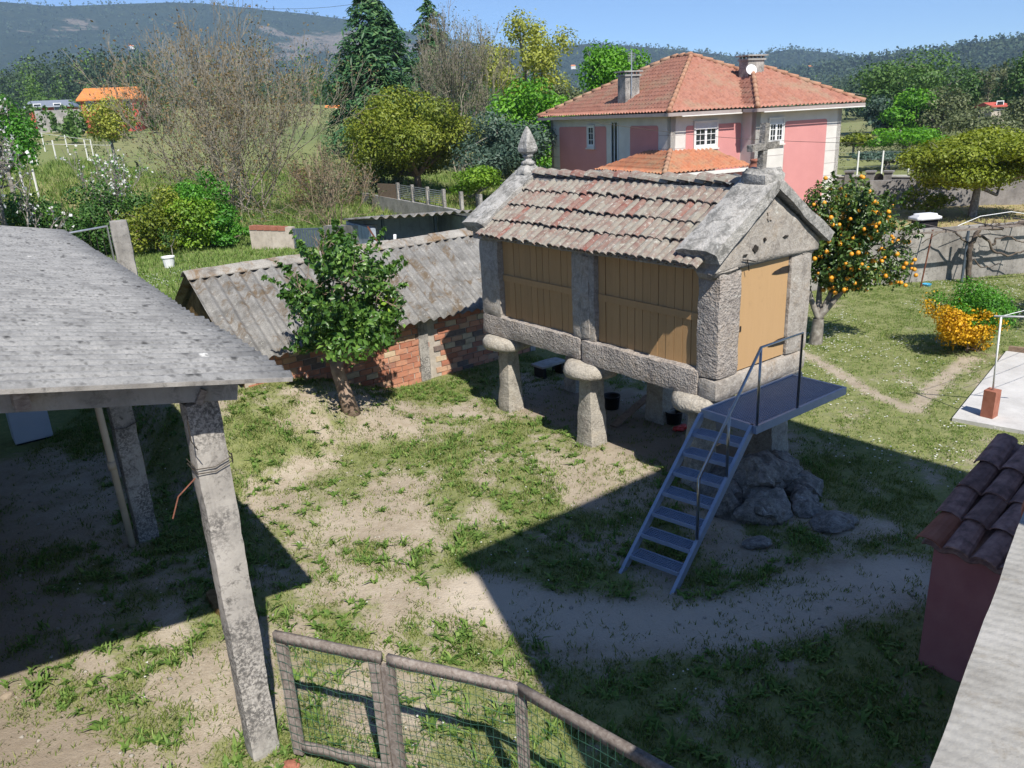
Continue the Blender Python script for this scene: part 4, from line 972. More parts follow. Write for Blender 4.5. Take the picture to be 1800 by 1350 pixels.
# ridge caps, angled pieces lapped end to end
u = U0-.24; k = 0
while u < U1+.2:
    w = min(1.15, U1+.3-u); zz = RZ_+.075+.012*(k % 2)+rs.uniform(-.008, .008); P = []
    pr = [(-.24, -.14), (-.13, -.055), (0, 0), (.13, -.055), (.24, -.14)]
    V = []; F_ = []
    nn = 6
    for i in range(nn+1):
        uu = u+(w+.05)*i/nn
        for j, (a, b) in enumerate(pr): V.append((uu, RV_+a+.01*nz3((uu, a, 0), 3, k), zz+b+.012*nz3((uu, a, 2), 3, k+4)))
    for i in range(nn):
        for j in range(4): F_.append((i*5+j, (i+1)*5+j, (i+1)*5+j+1, i*5+j+1))
    n = len(V); V += [(a, b, c-.02) for a, b, c in V]; F_ += [tuple(x+n for x in f[::-1]) for f in F_]
    for j in range(4): F_ += [(j, j+1, n+j+1, n+j), (nn*5+j+1, nn*5+j, n+nn*5+j, n+nn*5+j+1)]
    for i in range(nn): F_ += [(i*5+5, i*5, n+i*5, n+i*5+5), (i*5+4, i*5+9, n+i*5+9, n+i*5+4)]
    mk('ridge_cap', G.arr(V), F_, 'fibro_ridge', out_); u += w; k += 1
o = wavy('clay_tile', G.p(-2.72, EV-.1, EZ-.02), sd2, td2, nr2, .2, lambda s: (0, .3), 'porch_tile', out_, .4, .05, 12, 2, thick=.012)
# ---------------------------------------------------------------- blue-grey shed behind, with corrugated verge
bs = thing('rendered_shed', 'open-fronted shed with wavy roof edge and blue-grey back wall behind the brick outhouse', 'shed', DY(740, 400, 25))
ba, bb = DY(652, 383, 24.0), DY(829, 371, 25.6)
fbs = Fr(ba[:2], (bb-ba)[:2]/np.linalg.norm((bb-ba)[:2])); Lb = float(np.linalg.norm((bb-ba)[:2])); zA, zB = ba[2], bb[2]
MB().prism([fbs.p(0, 2.3, 0), fbs.p(Lb, 2.3, 0), fbs.p(Lb, 2.3, zB-.30), fbs.p(0, 2.3, zA-.30)], tuple(fbs.p(0, .15)-fbs.p(0, 0))).build('wall', 'render_blue', bs)
for u_s in (0, Lb-.15): MB().box(fbs, u_s, u_s+.15, .12, 2.295, 0, zA-.32).build('side_wall', 'render_blue', bs)
for k, f in enumerate((.24, .78)): MB().box(fbs, Lb*f-.04, Lb*f+.04, 1.2, 1.28, .3, zA+(zB-zA)*f-.06).build('post', 'blue_grey_metal', bs)
sdv = V3([*fbs.ex, (zB-zA)/Lb]); sdv /= np.linalg.norm(sdv); tdv = V3([*fbs.ey, -.10]); tdv /= np.linalg.norm(tdv); nv = np.cross(sdv, tdv); nv = nv if nv[2] > 0 else -nv
wavy('roof_sheet', fbs.p(-.1, -.12, zA+.01), sdv, tdv, nv, Lb+.25, lambda s: (0, 2.6), 'fibro_mossy', bs, .30, .045, 10, 6, thick=.012, jag=.02)
MB().beam(DY(646, 398, 23.6), DY(668, 432, 23.6), .10, .03).build('board', 'rust_pole', bs)
MB().tube([DY(694, 432, 23.4), DY(694, 412, 23.4)], .045, 8).build('vent_pipe', 'white_paint', bs, True)
# ---------------------------------------------------------------- low wall and dark gate further left
def wallpiece(name, label, cat, px0, px1, y0, y1, topdy, th, mat, zdn=.6, group=None):
    a, b = DY(px0[0], px0[1], y0), DY(px1[0], px1[1], y1); fr = Fr(a[:2], (b-a)[:2]/np.linalg.norm((b-a)[:2])); Lw = float(np.linalg.norm((b-a)[:2]))
    t = thing(name, label, cat, (a[0], a[1], tz(a[0], a[1])), group)
    o = MB().prism([fr.p(0, 0, tz(*a[:2])-.5), fr.p(Lw, 0, tz(*b[:2])-.5), fr.p(Lw, 0, b[2]), fr.p(0, 0, a[2])], tuple(fr.p(0, th)-fr.p(0, 0))).build('wall', mat, t)
    return t, fr, Lw, a, b
t1, fr1, L1w, a1, b1 = wallpiece('garden_wall', 'plastered garden wall with a course of red bricks along its top', 'wall', (437, 397), (512, 400), 27.6, 27.2, 0, .25, 'plaster_cream')
for k in range(5): 
    u = .02+k*.27; z = a1[2]+(b1[2]-a1[2])*(u+.12)/L1w
    MB().box(fr1, u, u+.255, -.02, .25, z-.135+.003*k, z+.008).build('brick', 'terracotta', t1)
dg = thing('metal_gate', 'dark blue-grey ribbed metal gate set between two garden walls', 'gate', DY(538, 420, 27.3))
ga_, gb_ = DY(509, 402, 27.25), DY(566, 400, 27.1); fg_ = Fr(ga_[:2], (gb_-ga_)[:2]/np.linalg.norm((gb_-ga_)[:2])); Lgg = float(np.linalg.norm((gb_-ga_)[:2])); zg_ = tz(*ga_[:2])
MB().box(fg_, 0, Lgg, 0, .03, ga_[2]-.05, ga_[2]).box(fg_, 0, Lgg, 0, .03, zg_+.05, zg_+.11).build('gate_frame', 'blue_grey_metal', dg)
nrib = 12
for k in range(nrib): MB().box(fg_, Lgg*k/nrib+.004, Lgg*(k+1)/nrib-.012, .006, .022, zg_+.11, ga_[2]-.05).build('rib', 'blue_grey_metal', dg)
wallpiece('garden_wall', 'rough stone wall between the metal gate and the open-fronted shed', 'wall', (568, 397), (648, 396), 27.0, 24.6, 0, .3, 'concrete_wall')
# concrete gate post with tubular frame, seen over the shed roof
gpz = DY(207, 387, 20); gps = thing('gate_post', 'tall square concrete gate post with a galvanised tube frame behind the shed roof', 'post', (gpz[0], gpz[1], tz(gpz[0], gpz[1])))
fp_ = Fr(gpz[:2], (.9, .43)); stone('post', fp_, -.21, .21, -.2, .2, tz(*gpz[:2])-.2, gpz[2], 'concrete_wall', gps, .015, .05, .12, 4)
MB().tube([fp_.p(-.27, -.03, 1.3), fp_.p(-.27, -.03, gpz[2]-.12), fp_.p(-2.4, -.4, gpz[2]-.28), fp_.p(-2.4, -.4, 1.3)], .035, 8).build('gate_frame', 'galvanised', gps, True)
mb = MB()
for k in range(14): u = -.40-.145*k; mb.tube([fp_.p(u, -.05-.02*k, 1.3), fp_.p(u, -.05-.02*k, gpz[2]-.15-.012*k)], .006, 3, False)
mb.build('wire_mesh', 'wire_dark', gps)
# ---------------------------------------------------------------- the pink house
ah = math.radians(115.62); HVd = (math.cos(ah), math.sin(ah)); HUd = (HVd[1], -HVd[0])
K0 = DY(1179, 230, 35.0); K = Fr(K0[:2], HUd, HVd)
ph = thing('pink_house', 'two-storey pink house with pale stone corners and orange tiled hip roof', 'house', K.p(4, 4, tz(*K.p(4, 4)[:2])))
HW, HD, WG0, WG1, WGD = 8.93, 10.33, 3.84, 8.93, -.90
HZ = 5.02; zlo = -.6
def walls(poly, z0, z1, mat, name='wall'):
    n = len(poly)
    for i in range(n):
        a, b = V3(poly[i]), V3(poly[(i+1) % n]); d = (b-a)/np.linalg.norm(b-a); nn = V3([d[1], -d[0]])
        P = [K.p(*a, z0), K.p(*b, z0), K.p(*b, z1), K.p(*a, z1)]
        MB().prism(P, tuple(K.p(*(-nn*.25))-K.p(0, 0))).build(name, mat, ph)
foot = [(0, 0), (WG0, 0), (WG0, WGD), (WG1, WGD), (WG1, HD), (0, HD)]
walls(foot, zlo, HZ+.2, 'house_stone')
# pink panels stand a little proud of the stone; each has a rounded top
def pink(face, a, b, z0, z1):
    h = .012
    if face == 'L': fr = lambda s, z, d: K.p(-d, s, z)
    elif face == 'R': fr = lambda s, z, d: K.p(s, -d, z)
    elif face == 'W': fr = lambda s, z, d: K.p(s, WGD-d, z)
    r = .12; pts = [(a, z0), (b, z0)]+[(b-r+r*math.cos(t_), z1-r+r*math.sin(t_)) for t_ in np.linspace(0, math.pi/2, 4)]+[(a+r-r*math.sin(t_), z1-r+r*math.cos(t_)) for t_ in np.linspace(0, math.pi/2, 4)]
    P = [fr(s, z, .003) for s, z in pts]; off = fr(0, 0, h)-fr(0, 0, .003)
    return MB().prism(P, tuple(off)).build('pink_panel', 'house_pink', ph)
pink('L', 4.95, 9.42, zlo, 4.72); pink('L', .86, 2.97, 2.2, 4.72)
pink('R', .79, WG0-.02, zlo, 4.66); pink('W', 5.52, 8.03, zlo, 4.62); pink('L', 3.05, 4.5, zlo, 2.2)
# stone joints
mb = MB()
for z in (1.0, 1.55, 2.1, 2.65, 3.2, 3.75, 4.3):
    mb.box(K, 8.06, 8.92, WGD-.004, WGD+.01, z, z+.02).box(K, WG0+.01, 5.48, WGD-.004, WGD+.01, z, z+.02).box(K, .01, .76, -.004, .01, z, z+.02).box(K, -.004, .01, .02, .8, z, z+.02).box(K, -.004, .01, 9.48, 10.3, z, z+.02)
mb.build('stone_joints', 'eave_band', ph)
def window(face, a, b, z0, z1, nv_=2, nh=3, shut=.22, deep=.10, split=True):
    if face == 'L': F1 = Fr(K.p(0, 0)[:2], K.ey, -K.ex); s0, s1 = a, b; base = lambda s, d: (s, d)
    elif face == 'R': F1 = Fr(K.p(0, 0)[:2], K.ex, -K.ey); s0, s1 = a, b
    else: F1 = Fr(K.p(0, WGD)[:2], K.ex, -K.ey); s0, s1 = a, b
    f = .07
    mb = MB()
    for q in ((s0-f, s1+f, z1, z1+f), (s0-f, s1+f, z0-f, z0), (s0-f, s0, z0, z1), (s1, s1+f, z0, z1)): mb.box(F1, q[0], q[1], .014, .075, q[2], q[3])
    w = mb.build('window', 'white_wall', ph)
    MB().box(F1, s0, s1, .0145, .018, z0, z1).build('pane', 'glass_dark', w)
    zs = z1-(z1-z0)*shut
    if shut: MB().box(F1, s0, s1, .02, .045, zs, z1).build('shutter', 'shutter', w)
    mb = MB(); e = .055
    mid = (s0+s1)/2
    secs = [(s0, mid), (mid, s1)] if split else [(s0, s1)]
    for x0, x1 in secs:
        mb.box(F1, x0, x0+e, .02, .05, z0, zs).box(F1, x1-e, x1, .02, .05, z0, zs).box(F1, x0+e, x1-e, .02, .05, z0, z0+e*1.6).box(F1, x0+e, x1-e, .02, .05, zs-e, zs)
        for k in range(1, nv_): u = x0+e+(x1-x0-2*e)*k/nv_; mb.box(F1, u-.012, u+.012, .022, .04, z0+e*1.6, zs-e)
        for k in range(1, nh): z = z0+(zs-z0)*k/nh; mb.box(F1, x0+e, x1-e, .022, .038, z-.012, z+.012)
    mb.build('sash', 'white_paint', w)
    MB().box(F1, s0-.12, s1+.12, .014, .12, z0-f-.07, z0-f-.003).build('sill', 'house_stone', w)
window('R', 1.26, 2.42, 3.76, 4.76); window('L', 6.02, 6.55, 3.80, 4.72, 2, 3, .0, .1, False); window('W', 4.60, 5.36, 3.78, 4.74, 2, 3, .18)
for a, b in ((3.98, 4.20), (4.26, 4.46)): MB().box(Fr(K.p(0, 0)[:2], K.ey, -K.ex), a, b, .004, .014, 1.2, 4.88).build('stair_window', 'glass_dark', ph)
for a in (3.94, 4.21, 4.47): MB().box(Fr(K.p(0, 0)[:2], K.ey, -K.ex), a, a+.035, .004, .05, 1.2, 4.9).build('stair_window_frame', 'white_paint', ph)
# roofs: barrel-tiled slopes over the main block and the wing
def slope(p, q, apex_a, apex_b, mat, parent, wave=.23, amp=.035, rows=None, name='roof_slope'):
    """p-q eave ends (world), apex_a above p's side, apex_b above q's side"""
    p, q, a, b = (V3(x, dtype=float) for x in (p, q, apex_a, apex_b)); s_ = (q-p)/np.linalg.norm(q-p); Ls = float(np.linalg.norm(q-p))
    mid = (a+b)/2-p; t_ = mid-s_*(mid@s_); H_ = float(np.linalg.norm(t_)); t_ /= H_; n_ = np.cross(s_, t_)
    if n_[2] < 0: n_ = -n_
    sa, sb = (a-p)@s_, (b-p)@s_
    def tr(s):
        if s < sa: return 0, H_*max(s, .0)/max(sa, 1e-6)+.001
        if s > sb: return 0, H_*max(Ls-s, .0)/max(Ls-sb, 1e-6)+.001
        return 0, H_
    rows = rows or int(math.ceil(H_/.38))
    return wavy(name, p, s_, t_, n_, Ls, tr, mat, parent, wave, amp, 6, rows, .38, .035)
OV, EZ_ = .50, 5.26
def RP(u, v, z): return K.p(u, v, z)
e00, e10, e11, e01 = RP(-OV, -OV, EZ_), RP(HW+OV, -OV, EZ_), RP(HW+OV, HD+OV, EZ_), RP(-OV, HD+OV, EZ_)
apA, apB = RP(HW/2, HW/2-.1, 7.74), RP(HW/2, HD-HW/2+.1, 7.74)
rf = slope(e01, e00, apB, apA, 'house_tile', ph)
slope(e00, e10, apA, apA, 'house_tile', ph); slope(e10, e11, apA, apB, 'house_tile', ph); slope(e11, e01, apB, apB, 'house_tile', ph)
w0, w1 = RP(WG0-OV+.1, WGD-OV, EZ_), RP(WG1+OV+.35, WGD-OV, EZ_)
wA, wB = RP((WG0+WG1)/2-.35, 1.9, 6.98), RP((WG0+WG1)/2+.45, 1.9, 6.98)
slope(w0, w1, wA, wB, 'house_tile', ph)
slope(RP(WG0-OV+.1, 3.4, EZ_), w0, wA+V3([*(K.ey*1.2), 0]), wA, 'house_tile', ph); slope(w1, RP(WG1+OV+.35, 3.4, EZ_), wB, wB+V3([*(K.ey*1.2), 0]), 'house_tile', ph)
def hip(a, b, n, mat='coping_mortar'):
    a, b = V3(a), V3(b)
    for k in range(n):
        p, q = a+(b-a)*k/n+V3([0, 0, .05]), a+(b-a)*(k+1)/n+V3([0, 0, .02]); MB().tube([p, q], [.12, .09], 7).build('hip_tile', 'far_hip', ph, True)
roof_tile('far_hip', (.36, .18, .115), (.40, .23, .15), (.33, .17, .11), (.37, .28, .19))
hip(e00, apA, 14); hip(e01, apB, 14); hip(e10, apA, 14); hip(w0, wA, 9); hip(w1, wB, 9); hip(apA, apB, 3); hip(wA, wB, 3)
# eaves boards
mb = MB()
for a, b in ((e01, e00), (e00, RP(WG0-OV, -OV, EZ_)), (w0, w1), (w0, RP(WG0-OV+.1, -OV, EZ_))):
    d_ = V3([0, 0, -.11]); mb.beam(a+d_, b+d_, .05, .14)
mb.build('fascia', 'eave_band', ph)
MB().add([RP(-OV, -OV, EZ_-.05), RP(HW+OV, -OV, EZ_-.05), RP(HW+OV, HD+OV, EZ_-.05), RP(-OV, HD+OV, EZ_-.05)], [(3, 2, 1, 0)]).build('soffit', 'eave_band', ph)
MB().add([RP(WG0-OV+.1, WGD-OV, EZ_-.055), RP(WG1+OV, WGD-OV, EZ_-.055), RP(WG1+OV, -OV-.02, EZ_-.055), RP(WG0-OV+.1, -OV-.02, EZ_-.055)], [(3, 2, 1, 0)]).build('soffit', 'eave_band', ph)
for a, b, nn_ in ((RP(.15, -OV-.06, EZ_-.20), RP(WG0-OV, -OV-.06, EZ_-.20), 1), (RP(WG0-OV+.4, WGD-OV-.06, EZ_-.20), RP(WG1+OV+.3, WGD-OV-.06, EZ_-.20), 1)):
    MB().tube([a, b], .028, 6).build('gutter', 'white_wall', ph)
def chimney(u, v, z0, z1, w, d):
    c = MB().box(K, u-w/2, u+w/2, v-d/2, v+d/2, z0, z1-.24).build('chimney', 'concrete_pillar', ph)
    MB().box(K, u-w/2-.06, u+w/2+.06, v-d/2-.06, v+d/2+.06, z1-.238, z1-.16).build('chimney_band', 'concrete_grey', c)
    for k in range(5): MB().box(K, u-w/2+(w-.08)*k/4, u-w/2+(w-.08)*k/4+.08, v-d/2, v-d/2+.08, z1-.158, z1-.062).build('chimney_leg', 'concrete_grey', c); MB().box(K, u-w/2+(w-.08)*k/4, u-w/2+(w-.08)*k/4+.08, v+d/2-.08, v+d/2, z1-.158, z1-.062).build('chimney_leg', 'concrete_grey', c)
    MB().box(K, u-w/2-.12, u+w/2+.12, v-d/2-.12, v+d/2+.12, z1-.06, z1).build('chimney_slab', 'concrete_grey', c)
    return c
c1 = chimney(.75, 4.2, 5.0, 7.10, .78, .62); c2 = chimney(5.85, 1.75, 6.3, 7.52, .95, .6)
MB().tube([K.p(.65, 3.82, 6.0), K.p(.65, 3.82, 7.95)], .03, 6).build('antenna_mast', 'galvanised', c1)
mb = MB()
for k in range(5): mb.tube([K.p(.45, 3.82, 7.5+.08*k), K.p(.85, 3.82, 7.5+.08*k)], .012, 4)
mb.build('antenna', 'galvanised', c1)
dsh = MB().lathe((0, 0, 0), [(.0, .0), (.14, .02), (.25, .075), (.25, .09), (.14, .035), (0, .015)], 18)
dn = V3([.1, -1, .45]); dn /= np.linalg.norm(dn); dx1 = np.cross(dn, [0, 0, 1.]); dx1 /= np.linalg.norm(dx1); dy1 = np.cross(dn, dx1); dc = K.p(5.5, 1.40, 6.84)
mk('satellite_dish', [dc+dx1*a+dy1*b+dn*c for a, b, c in dsh.v], dsh.f, 'white_paint', c2, True)
# porch with its own hip roof
pu0, pv0, pz, pu1, pv1 = -1.75, -1.95, 2.93, 2.9, 3.3
pp0, pp1, pp2 = RP(pu0, pv1, pz), RP(pu0, pv0, pz), RP(pu1, pv0, pz)
pa_ = RP(.02, .02, 3.70)
slope(pp0, pp1, RP(.02, pv1-1.75, 3.70), pa_, 'porch_tile', ph, .22, .035); slope(pp1, pp2, pa_, RP(pu1-.0-.8, .02, 3.70), 'porch_tile', ph, .22, .035)
hip(pp1, pa_, 6)
MB().beam(pp0+V3([0, 0, -.10]), pp1+V3([0, 0, -.10]), .06, .14).beam(pp1+V3([0, 0, -.10]), pp2+V3([0, 0, -.10]), .06, .14).build('porch_fascia', 'white_wall', ph)
pw = [(pu0+.4, pv1-.3), (pu0+.4, pv0+.4), (pu1-.3, pv0+.4)]
for a, b, mt_ in ((pw[0], pw[1], 'house_stone'), (pw[1], pw[2], 'house_pink')):
    MB().prism([K.p(*a, -.4), K.p(*b, -.4), K.p(*b, 2.84), K.p(*a, 2.84)], tuple(K.p(.2, .2)-K.p(0, 0))).build('porch_wall', mt_, ph)
MB().box(K, pu0+.385, pu0+.75, pv0+.385, pv0+.45, -.4, 2.845).build('porch_corner', 'white_wall', ph)
FP = Fr(K.p(0, pv0+.4)[:2], K.ex, -K.ey)
for a in (-.7, 1.15):
    w = MB().box(FP, a, a+1.2, .004, .04, 1.0, 2.42).build('porch_window', 'white_wall', ph); MB().box(FP, a+.1, a+1.1, .042, .05, 1.05, 2.22).build('pane', 'glass_dark', w)
# round clay pot chimney near the porch end
pot = thing('clay_chimney_pot', 'round clay chimney pot on a small roof before the pink house', 'chimney pot', DY(1330, 315, 29.5))
pc_ = DY(1330, 318, 29.5)
MB().lathe(pc_, [(.13, -.3), (.15, 0), (.27, .12), (.33, .34), (.30, .55), (.22, .66), (.27, .70), (.26, .76), (.1, .78)], 16).build('pot', 'terracotta', pot, True)
po = DY(1262, 330, 27.5)
sh2 = thing('corrugated_lean_to', 'grey corrugated lean-to roof showing just over the granary ridge', 'lean-to', (po[0], po[1], 0))
a_, b_ = DY(1225, 336, 27.0), DY(1345, 324, 29.0); s_ = (b_-a_)/np.linalg.norm(b_-a_); t_ = V3([-.35, .9, .16]); t_ /= np.linalg.norm(t_); n_ = np.cross(s_, t_); n_ = n_ if n_[2] > 0 else -n_
wavy('roof_sheet', a_, s_, t_, n_, float(np.linalg.norm(b_-a_)), lambda s: (-.1, 1.7), 'fibro_mossy', sh2, .28, .05, 8, 3, thick=.012)
fsh = Fr(a_[:2], s_[:2]/np.linalg.norm(s_[:2])); MB().box(fsh, .05, float(np.linalg.norm((b_-a_)[:2]))-.05, .15, 1.6, -.3, min(a_[2], b_[2])-.06).build('wall', 'concrete_grey', sh2)
# ---------------------------------------------------------------- red lean-to with barrel tiles
rb0 = G.uv(gz(1612, 1165)); ru, rv = rb0[0]+.02, rb0[1]
lt = thing('tiled_outbuilding', 'small red rendered outbuilding with three rows of dark barrel tiles', 'outbuilding', G.p(ru+.6, rv-.5, 0))
RZ0, RSL, RLN = 1.36, .40, 1.5
MB().prism([G.p(ru, rv, -.1), G.p(ru+RLN, rv, -.1), G.p(ru+RLN, rv, RZ0+RLN*RSL), G.p(ru, rv, RZ0)], tuple(G.p(0, -1.5)-G.p(0, 0))).build('wall', 'lean_red', lt)
lsl = V3([*(G.ex), RSL]); lsl /= np.linalg.norm(lsl); ls = V3([-G.ey[0], -G.ey[1], 0]); ln_ = np.cross(ls, lsl); ln_ = ln_ if ln_[2] > 0 else -ln_
def big_tile(seed):
    me = tile_mesh(seed, .50, .125, .105, .016, 7); me.materials.clear(); me.materials.append(MAT['chimney_tile']); return me
BT = [big_tile(s) for s in (21, 22, 23)]; rt_ = random.Random(2)
red_mat = MAT['terracotta']
rt1 = big_tile(29); rt1.materials.clear(); rt1.materials.append(red_mat)
for r_i in range(6):
    for k in range(4):
        p = G.p(ru-.14, rv+.02, RZ0+.075)+ls*(.03+.245*r_i)+lsl*(k*.40-.03)+ln_*(.012*(k % 2)+rt_.uniform(-.01, .01)); a = rt_.uniform(-.05, .05)
        yd = lsl*math.cos(a)+ls*math.sin(a)-ln_*.05; yd /= np.linalg.norm(yd); xd = np.cross(yd, ln_); xd /= np.linalg.norm(xd); zd = np.cross(xd, yd)
        tile_at('tile', p, xd, yd, zd, rt1 if (r_i == 0 and k == 0) else BT[rt_.randrange(3)], lt)
o = wavy('channel_tiles', G.p(ru-.10, rv+.08, RZ0+.03), ls, lsl, ln_, 1.6, lambda s: (0, RLN+.2), 'chimney_tile', lt, .245, .03, 6, 4, thick=.02)
# ---------------------------------------------------------------- terrace coping beside the camera, and the house that shades the yard
cA, cB = gz(1630, 1350, 4.2)[:2], gz(1800, 890, 4.2)[:2]; cd = (cB-cA)/np.linalg.norm(cB-cA); CF = Fr(cA, cd)      # v is to the left
hs = thing('rendered_house', 'tall pale house whose terrace holds the ribbed coping and whose shadow falls on the yard', 'house', G.p(-2.5, -11, 0))
Lc = float(np.linalg.norm(cB-cA))
cop = stone('terrace_coping', CF, -1.15, Lc+.04, -.42, 0, 4.10, 4.20, 'ribbed_coping', hs, .004, .012, .07, 3)
stone('coping_tile', CF, Lc+.045, Lc+.45, -.42, .01, 4.08, 4.21, 'terracotta', hs, .008, .02, .08, 7)
MB().box(CF, -1.1, Lc+.40, -.40, -.05, 3.3, 4.098).build('parapet', 'coping_mortar', hs)
MB().box(CF, -1.1, Lc+.40, -1.6, -.045, 3.0, 3.295).build('terrace_slab', 'concrete_grey', hs)
HH = 10.0
hu0, hu1, hv1 = -3.98-.255*HH, 3.25-.255*HH, 1.25-.80*HH
MB().box(G, hu0+.12, hu1-.12, hv1-9.0, hv1-.12, -.2, HH-.10).build('walls', 'plaster_cream', hs)
MB().box(G, hu0, hu1, hv1-9.1, hv1, HH-.098, HH).build('eaves', 'coping_mortar', hs)
cu, cvv = (hu0+hu1)/2, hv1-4.5
MB().add([G.p(hu0, hv1, HH+.002), G.p(hu1, hv1, HH+.002), G.p(hu1, hv1-9.1, HH+.002), G.p(hu0, hv1-9.1, HH+.002), G.p(cu, hv1-3.5, HH+1.5), G.p(cu, hv1-5.6, HH+1.5)], [(1, 0, 4), (2, 1, 4, 5), (3, 2, 5), (0, 3, 5, 4)]).build('roof', 'house_tile', hs)
# ---------------------------------------------------------------- washing place at the right: concrete pad, post, lines
pa0, pa1 = gz(1673, 741), gz(1768, 622); pd = (pa1-pa0)[:2]; Lpad = float(np.linalg.norm(pd)); PF = Fr(pa0[:2], pd/Lpad)
pad = MB().box(PF, 0, Lpad, -7.0, 0, -.25, .07).build('concrete_pad', 'concrete_pale'); kind(pad, 'structure')
ed_ = stone('edging_board', PF, Lpad+.004, Lpad+.12, -7, -.02, -.1, .18, 'plank_brown', None, .01, .02, .4, 3); tag(ed_, 'brown timber edging along the far side of the white concrete pad', 'edging')
cl = gz(1737, 738); cl[2] = .07
cp_ = thing('clothes_post', 'white clothes-line post with T-arm standing in a red clay block', 'post', cl)
fcl = Fr(cl[:2], (.8, .6)); MB().box(fcl, -.11, .11, -.10, .10, .07, .56).build('clay_block', 'terracotta', cp_)
topp = DY(1760, 556, cl[1]+.02)
MB().tube([V3([cl[0], cl[1], .56]), topp], .016, 8).build('post', 'white_paint', cp_, True)
ar = V3([.62, -.30, .02])
MB().tube([topp-ar*.15, topp+ar*2.2], .018, 6).build('arm', 'white_paint', cp_, True)
for k, s in enumerate((0, .7, 1.4)):
    a = topp+ar*s; b = a+V3([4.2, 2.6, .12]); 
    MB().tube([a*(1-q)+b*q-V3([0, 0, .10*math.sin(math.pi*q)]) for q in np.linspace(0, 1, 8)], .006, 4).build('line', 'white_paint', cp_)
# ---------------------------------------------------------------- garden wall at the right with pergola and vine
wa, wb = gz(1600, 497), gz(1800, 480); wd_ = (wb-wa)[:2]/np.linalg.norm((wb-wa)[:2]); WF = Fr(wa[:2], wd_)
gw = stone('garden_wall', WF, -7, 9, 0, .2, -.3, 1.62, 'concrete_wall', None, .02, .03, .35, 4); tag(gw, 'rough grey rendered garden wall behind the orange tree and vine', 'wall')
pg = thing('pergola', 'low pergola of thin posts and rails along the rough garden wall', 'pergola', WF.p(2, -1.2, 0))
MB().tube([zg(gz(1618, 506)), DY(1640, 404, gz(1618, 506)[1]+.05)], .022, 6).build('rusty_post', 'rust_pole', pg)
bp0 = gz(1690, 497); MB().tube([zg(bp0), DY(1703, 402, bp0[1])], .04, 8).build('post', 'blue_grey_metal', pg)
zr = 1.68
MB().beam(WF.p(-1.2, -1.0, zr), WF.p(9, -.9, zr+.02), .07, .06).build('rail', 'grey_timber', pg)
MB().beam(WF.p(3.0, -.5, zr+.05), WF.p(9, -.45, zr+.05), .05, .05).build('rail', 'grey_timber', pg)
for k in range(6): MB().beam(WF.p(.2+k*1.5, -1.5, zr+.06), WF.p(.3+k*1.5, .1, zr+.07), .03, .03).build('cross_bar', 'grey_timber', pg)
MB().tube([WF.p(.9, -.6, 1.75), WF.p(1.6, -.6, 1.98), WF.p(2.6, -.6, 2.05), WF.p(3.5, -.6, 1.88)], .012, 5).build('hoop', 'white_paint', pg)
vn_ = thing('grapevine', 'gnarled leafless grapevine climbing the pergola', 'vine', zg(bp0+V3([.25, .1, 0])))
rv_ = random.Random(6)
def vine(pts, r0__, r1__):
    P = []
    pts = [V3(p) for p in pts]
    for a, b in zip(pts[:-1], pts[1:]):
        for k in range(5): q = k/5; P.append(a*(1-q)+b*q+V3([rv_.uniform(-.03, .03), rv_.uniform(-.02, .02), rv_.uniform(-.03, .03)]))
    P.append(pts[-1]); n = len(P)
    MB().tube(P, [r0__+(r1__-r0__)*i/(n-1) for i in range(n)], 6).build('stem', 'bark_vine', vn_, True)
yv = bp0[1]-.05
vine([zg(bp0+V3([.22, .0, 0])), DY(1703, 440, yv), DY(1712, 420, yv), DY(1722, 402, yv)], .08, .06)
vine([DY(1703, 440, yv), DY(1715, 412, yv), DY(1735, 420, yv), DY(1744, 440, yv), DY(1770, 450, yv-.1), DY(1800, 442, yv-.2), DY(1840, 450, yv)], .05, .02)
vine([DY(1722, 402, yv), DY(1760, 400, yv), DY(1800, 392, yv), DY(1850, 388, yv)], .06, .04)
vine([DY(1744, 432, yv), DY(1752, 420, yv), DY(1775, 414, yv), DY(1790, 424, yv), DY(1830, 430, yv)], .035, .015)
vine([DY(1700, 425, yv), DY(1680, 410, yv), DY(1660, 403, yv), DY(1620, 428, yv)], .03, .012)
vine([DY(1706, 452, yv), DY(1725, 468, yv), DY(1740, 470, yv), DY(1760, 462, yv)], .025, .01)
vine([DY(1722, 400, yv), DY(1745, 395, yv), DY(1790, 396, yv-.2), DY(1840, 392, yv-.3)], .03, .015)
for k in range(8): 
    x = rv_.uniform(1720, 1800); vine([DY(x, 396, yv), DY(x+rv_.uniform(-12, 12), 388+rv_.uniform(-6, 10), yv), DY(x+rv_.uniform(-25, 25), 392+rv_.uniform(-12, 30), yv)], .012, .005)
bl = zg(gz(1629, 503)); o = MB().lathe(bl, [(.10, 0), (.13, .06), (.13, .07), (.10, .05), (.02, .03)], 12).build('plant_saucer', 'blue_plastic'); tag(o, 'small blue plastic saucer on the grass at the foot of the rusty post', 'saucer')
# white upturned tub on the far side of the wall
tb = DY(1625, 392, 26.8); tub = thing('white_tub', 'white tub standing behind the rough garden wall', 'tub', (tb[0], tb[1], tz(tb[0], tb[1])))
TF = Fr(tb[:2], (.97, .2)); P = []; V, F_ = gridbox(12, 6, 4)
for a, b, c in V: 
    k = 1-.25*(c > .2)-.12*(abs(a) > .4); P.append((a*1.05*k, b*.55*k, 1.50+(c+.5)*.19))
mk('body', TF.arr(P), F_, 'white_paint', tub, True)
MB().box(TF, -.36, .36, -.2, .2, tz(*tb[:2])-.1, 1.495).build('stand', 'black_plastic', tub)
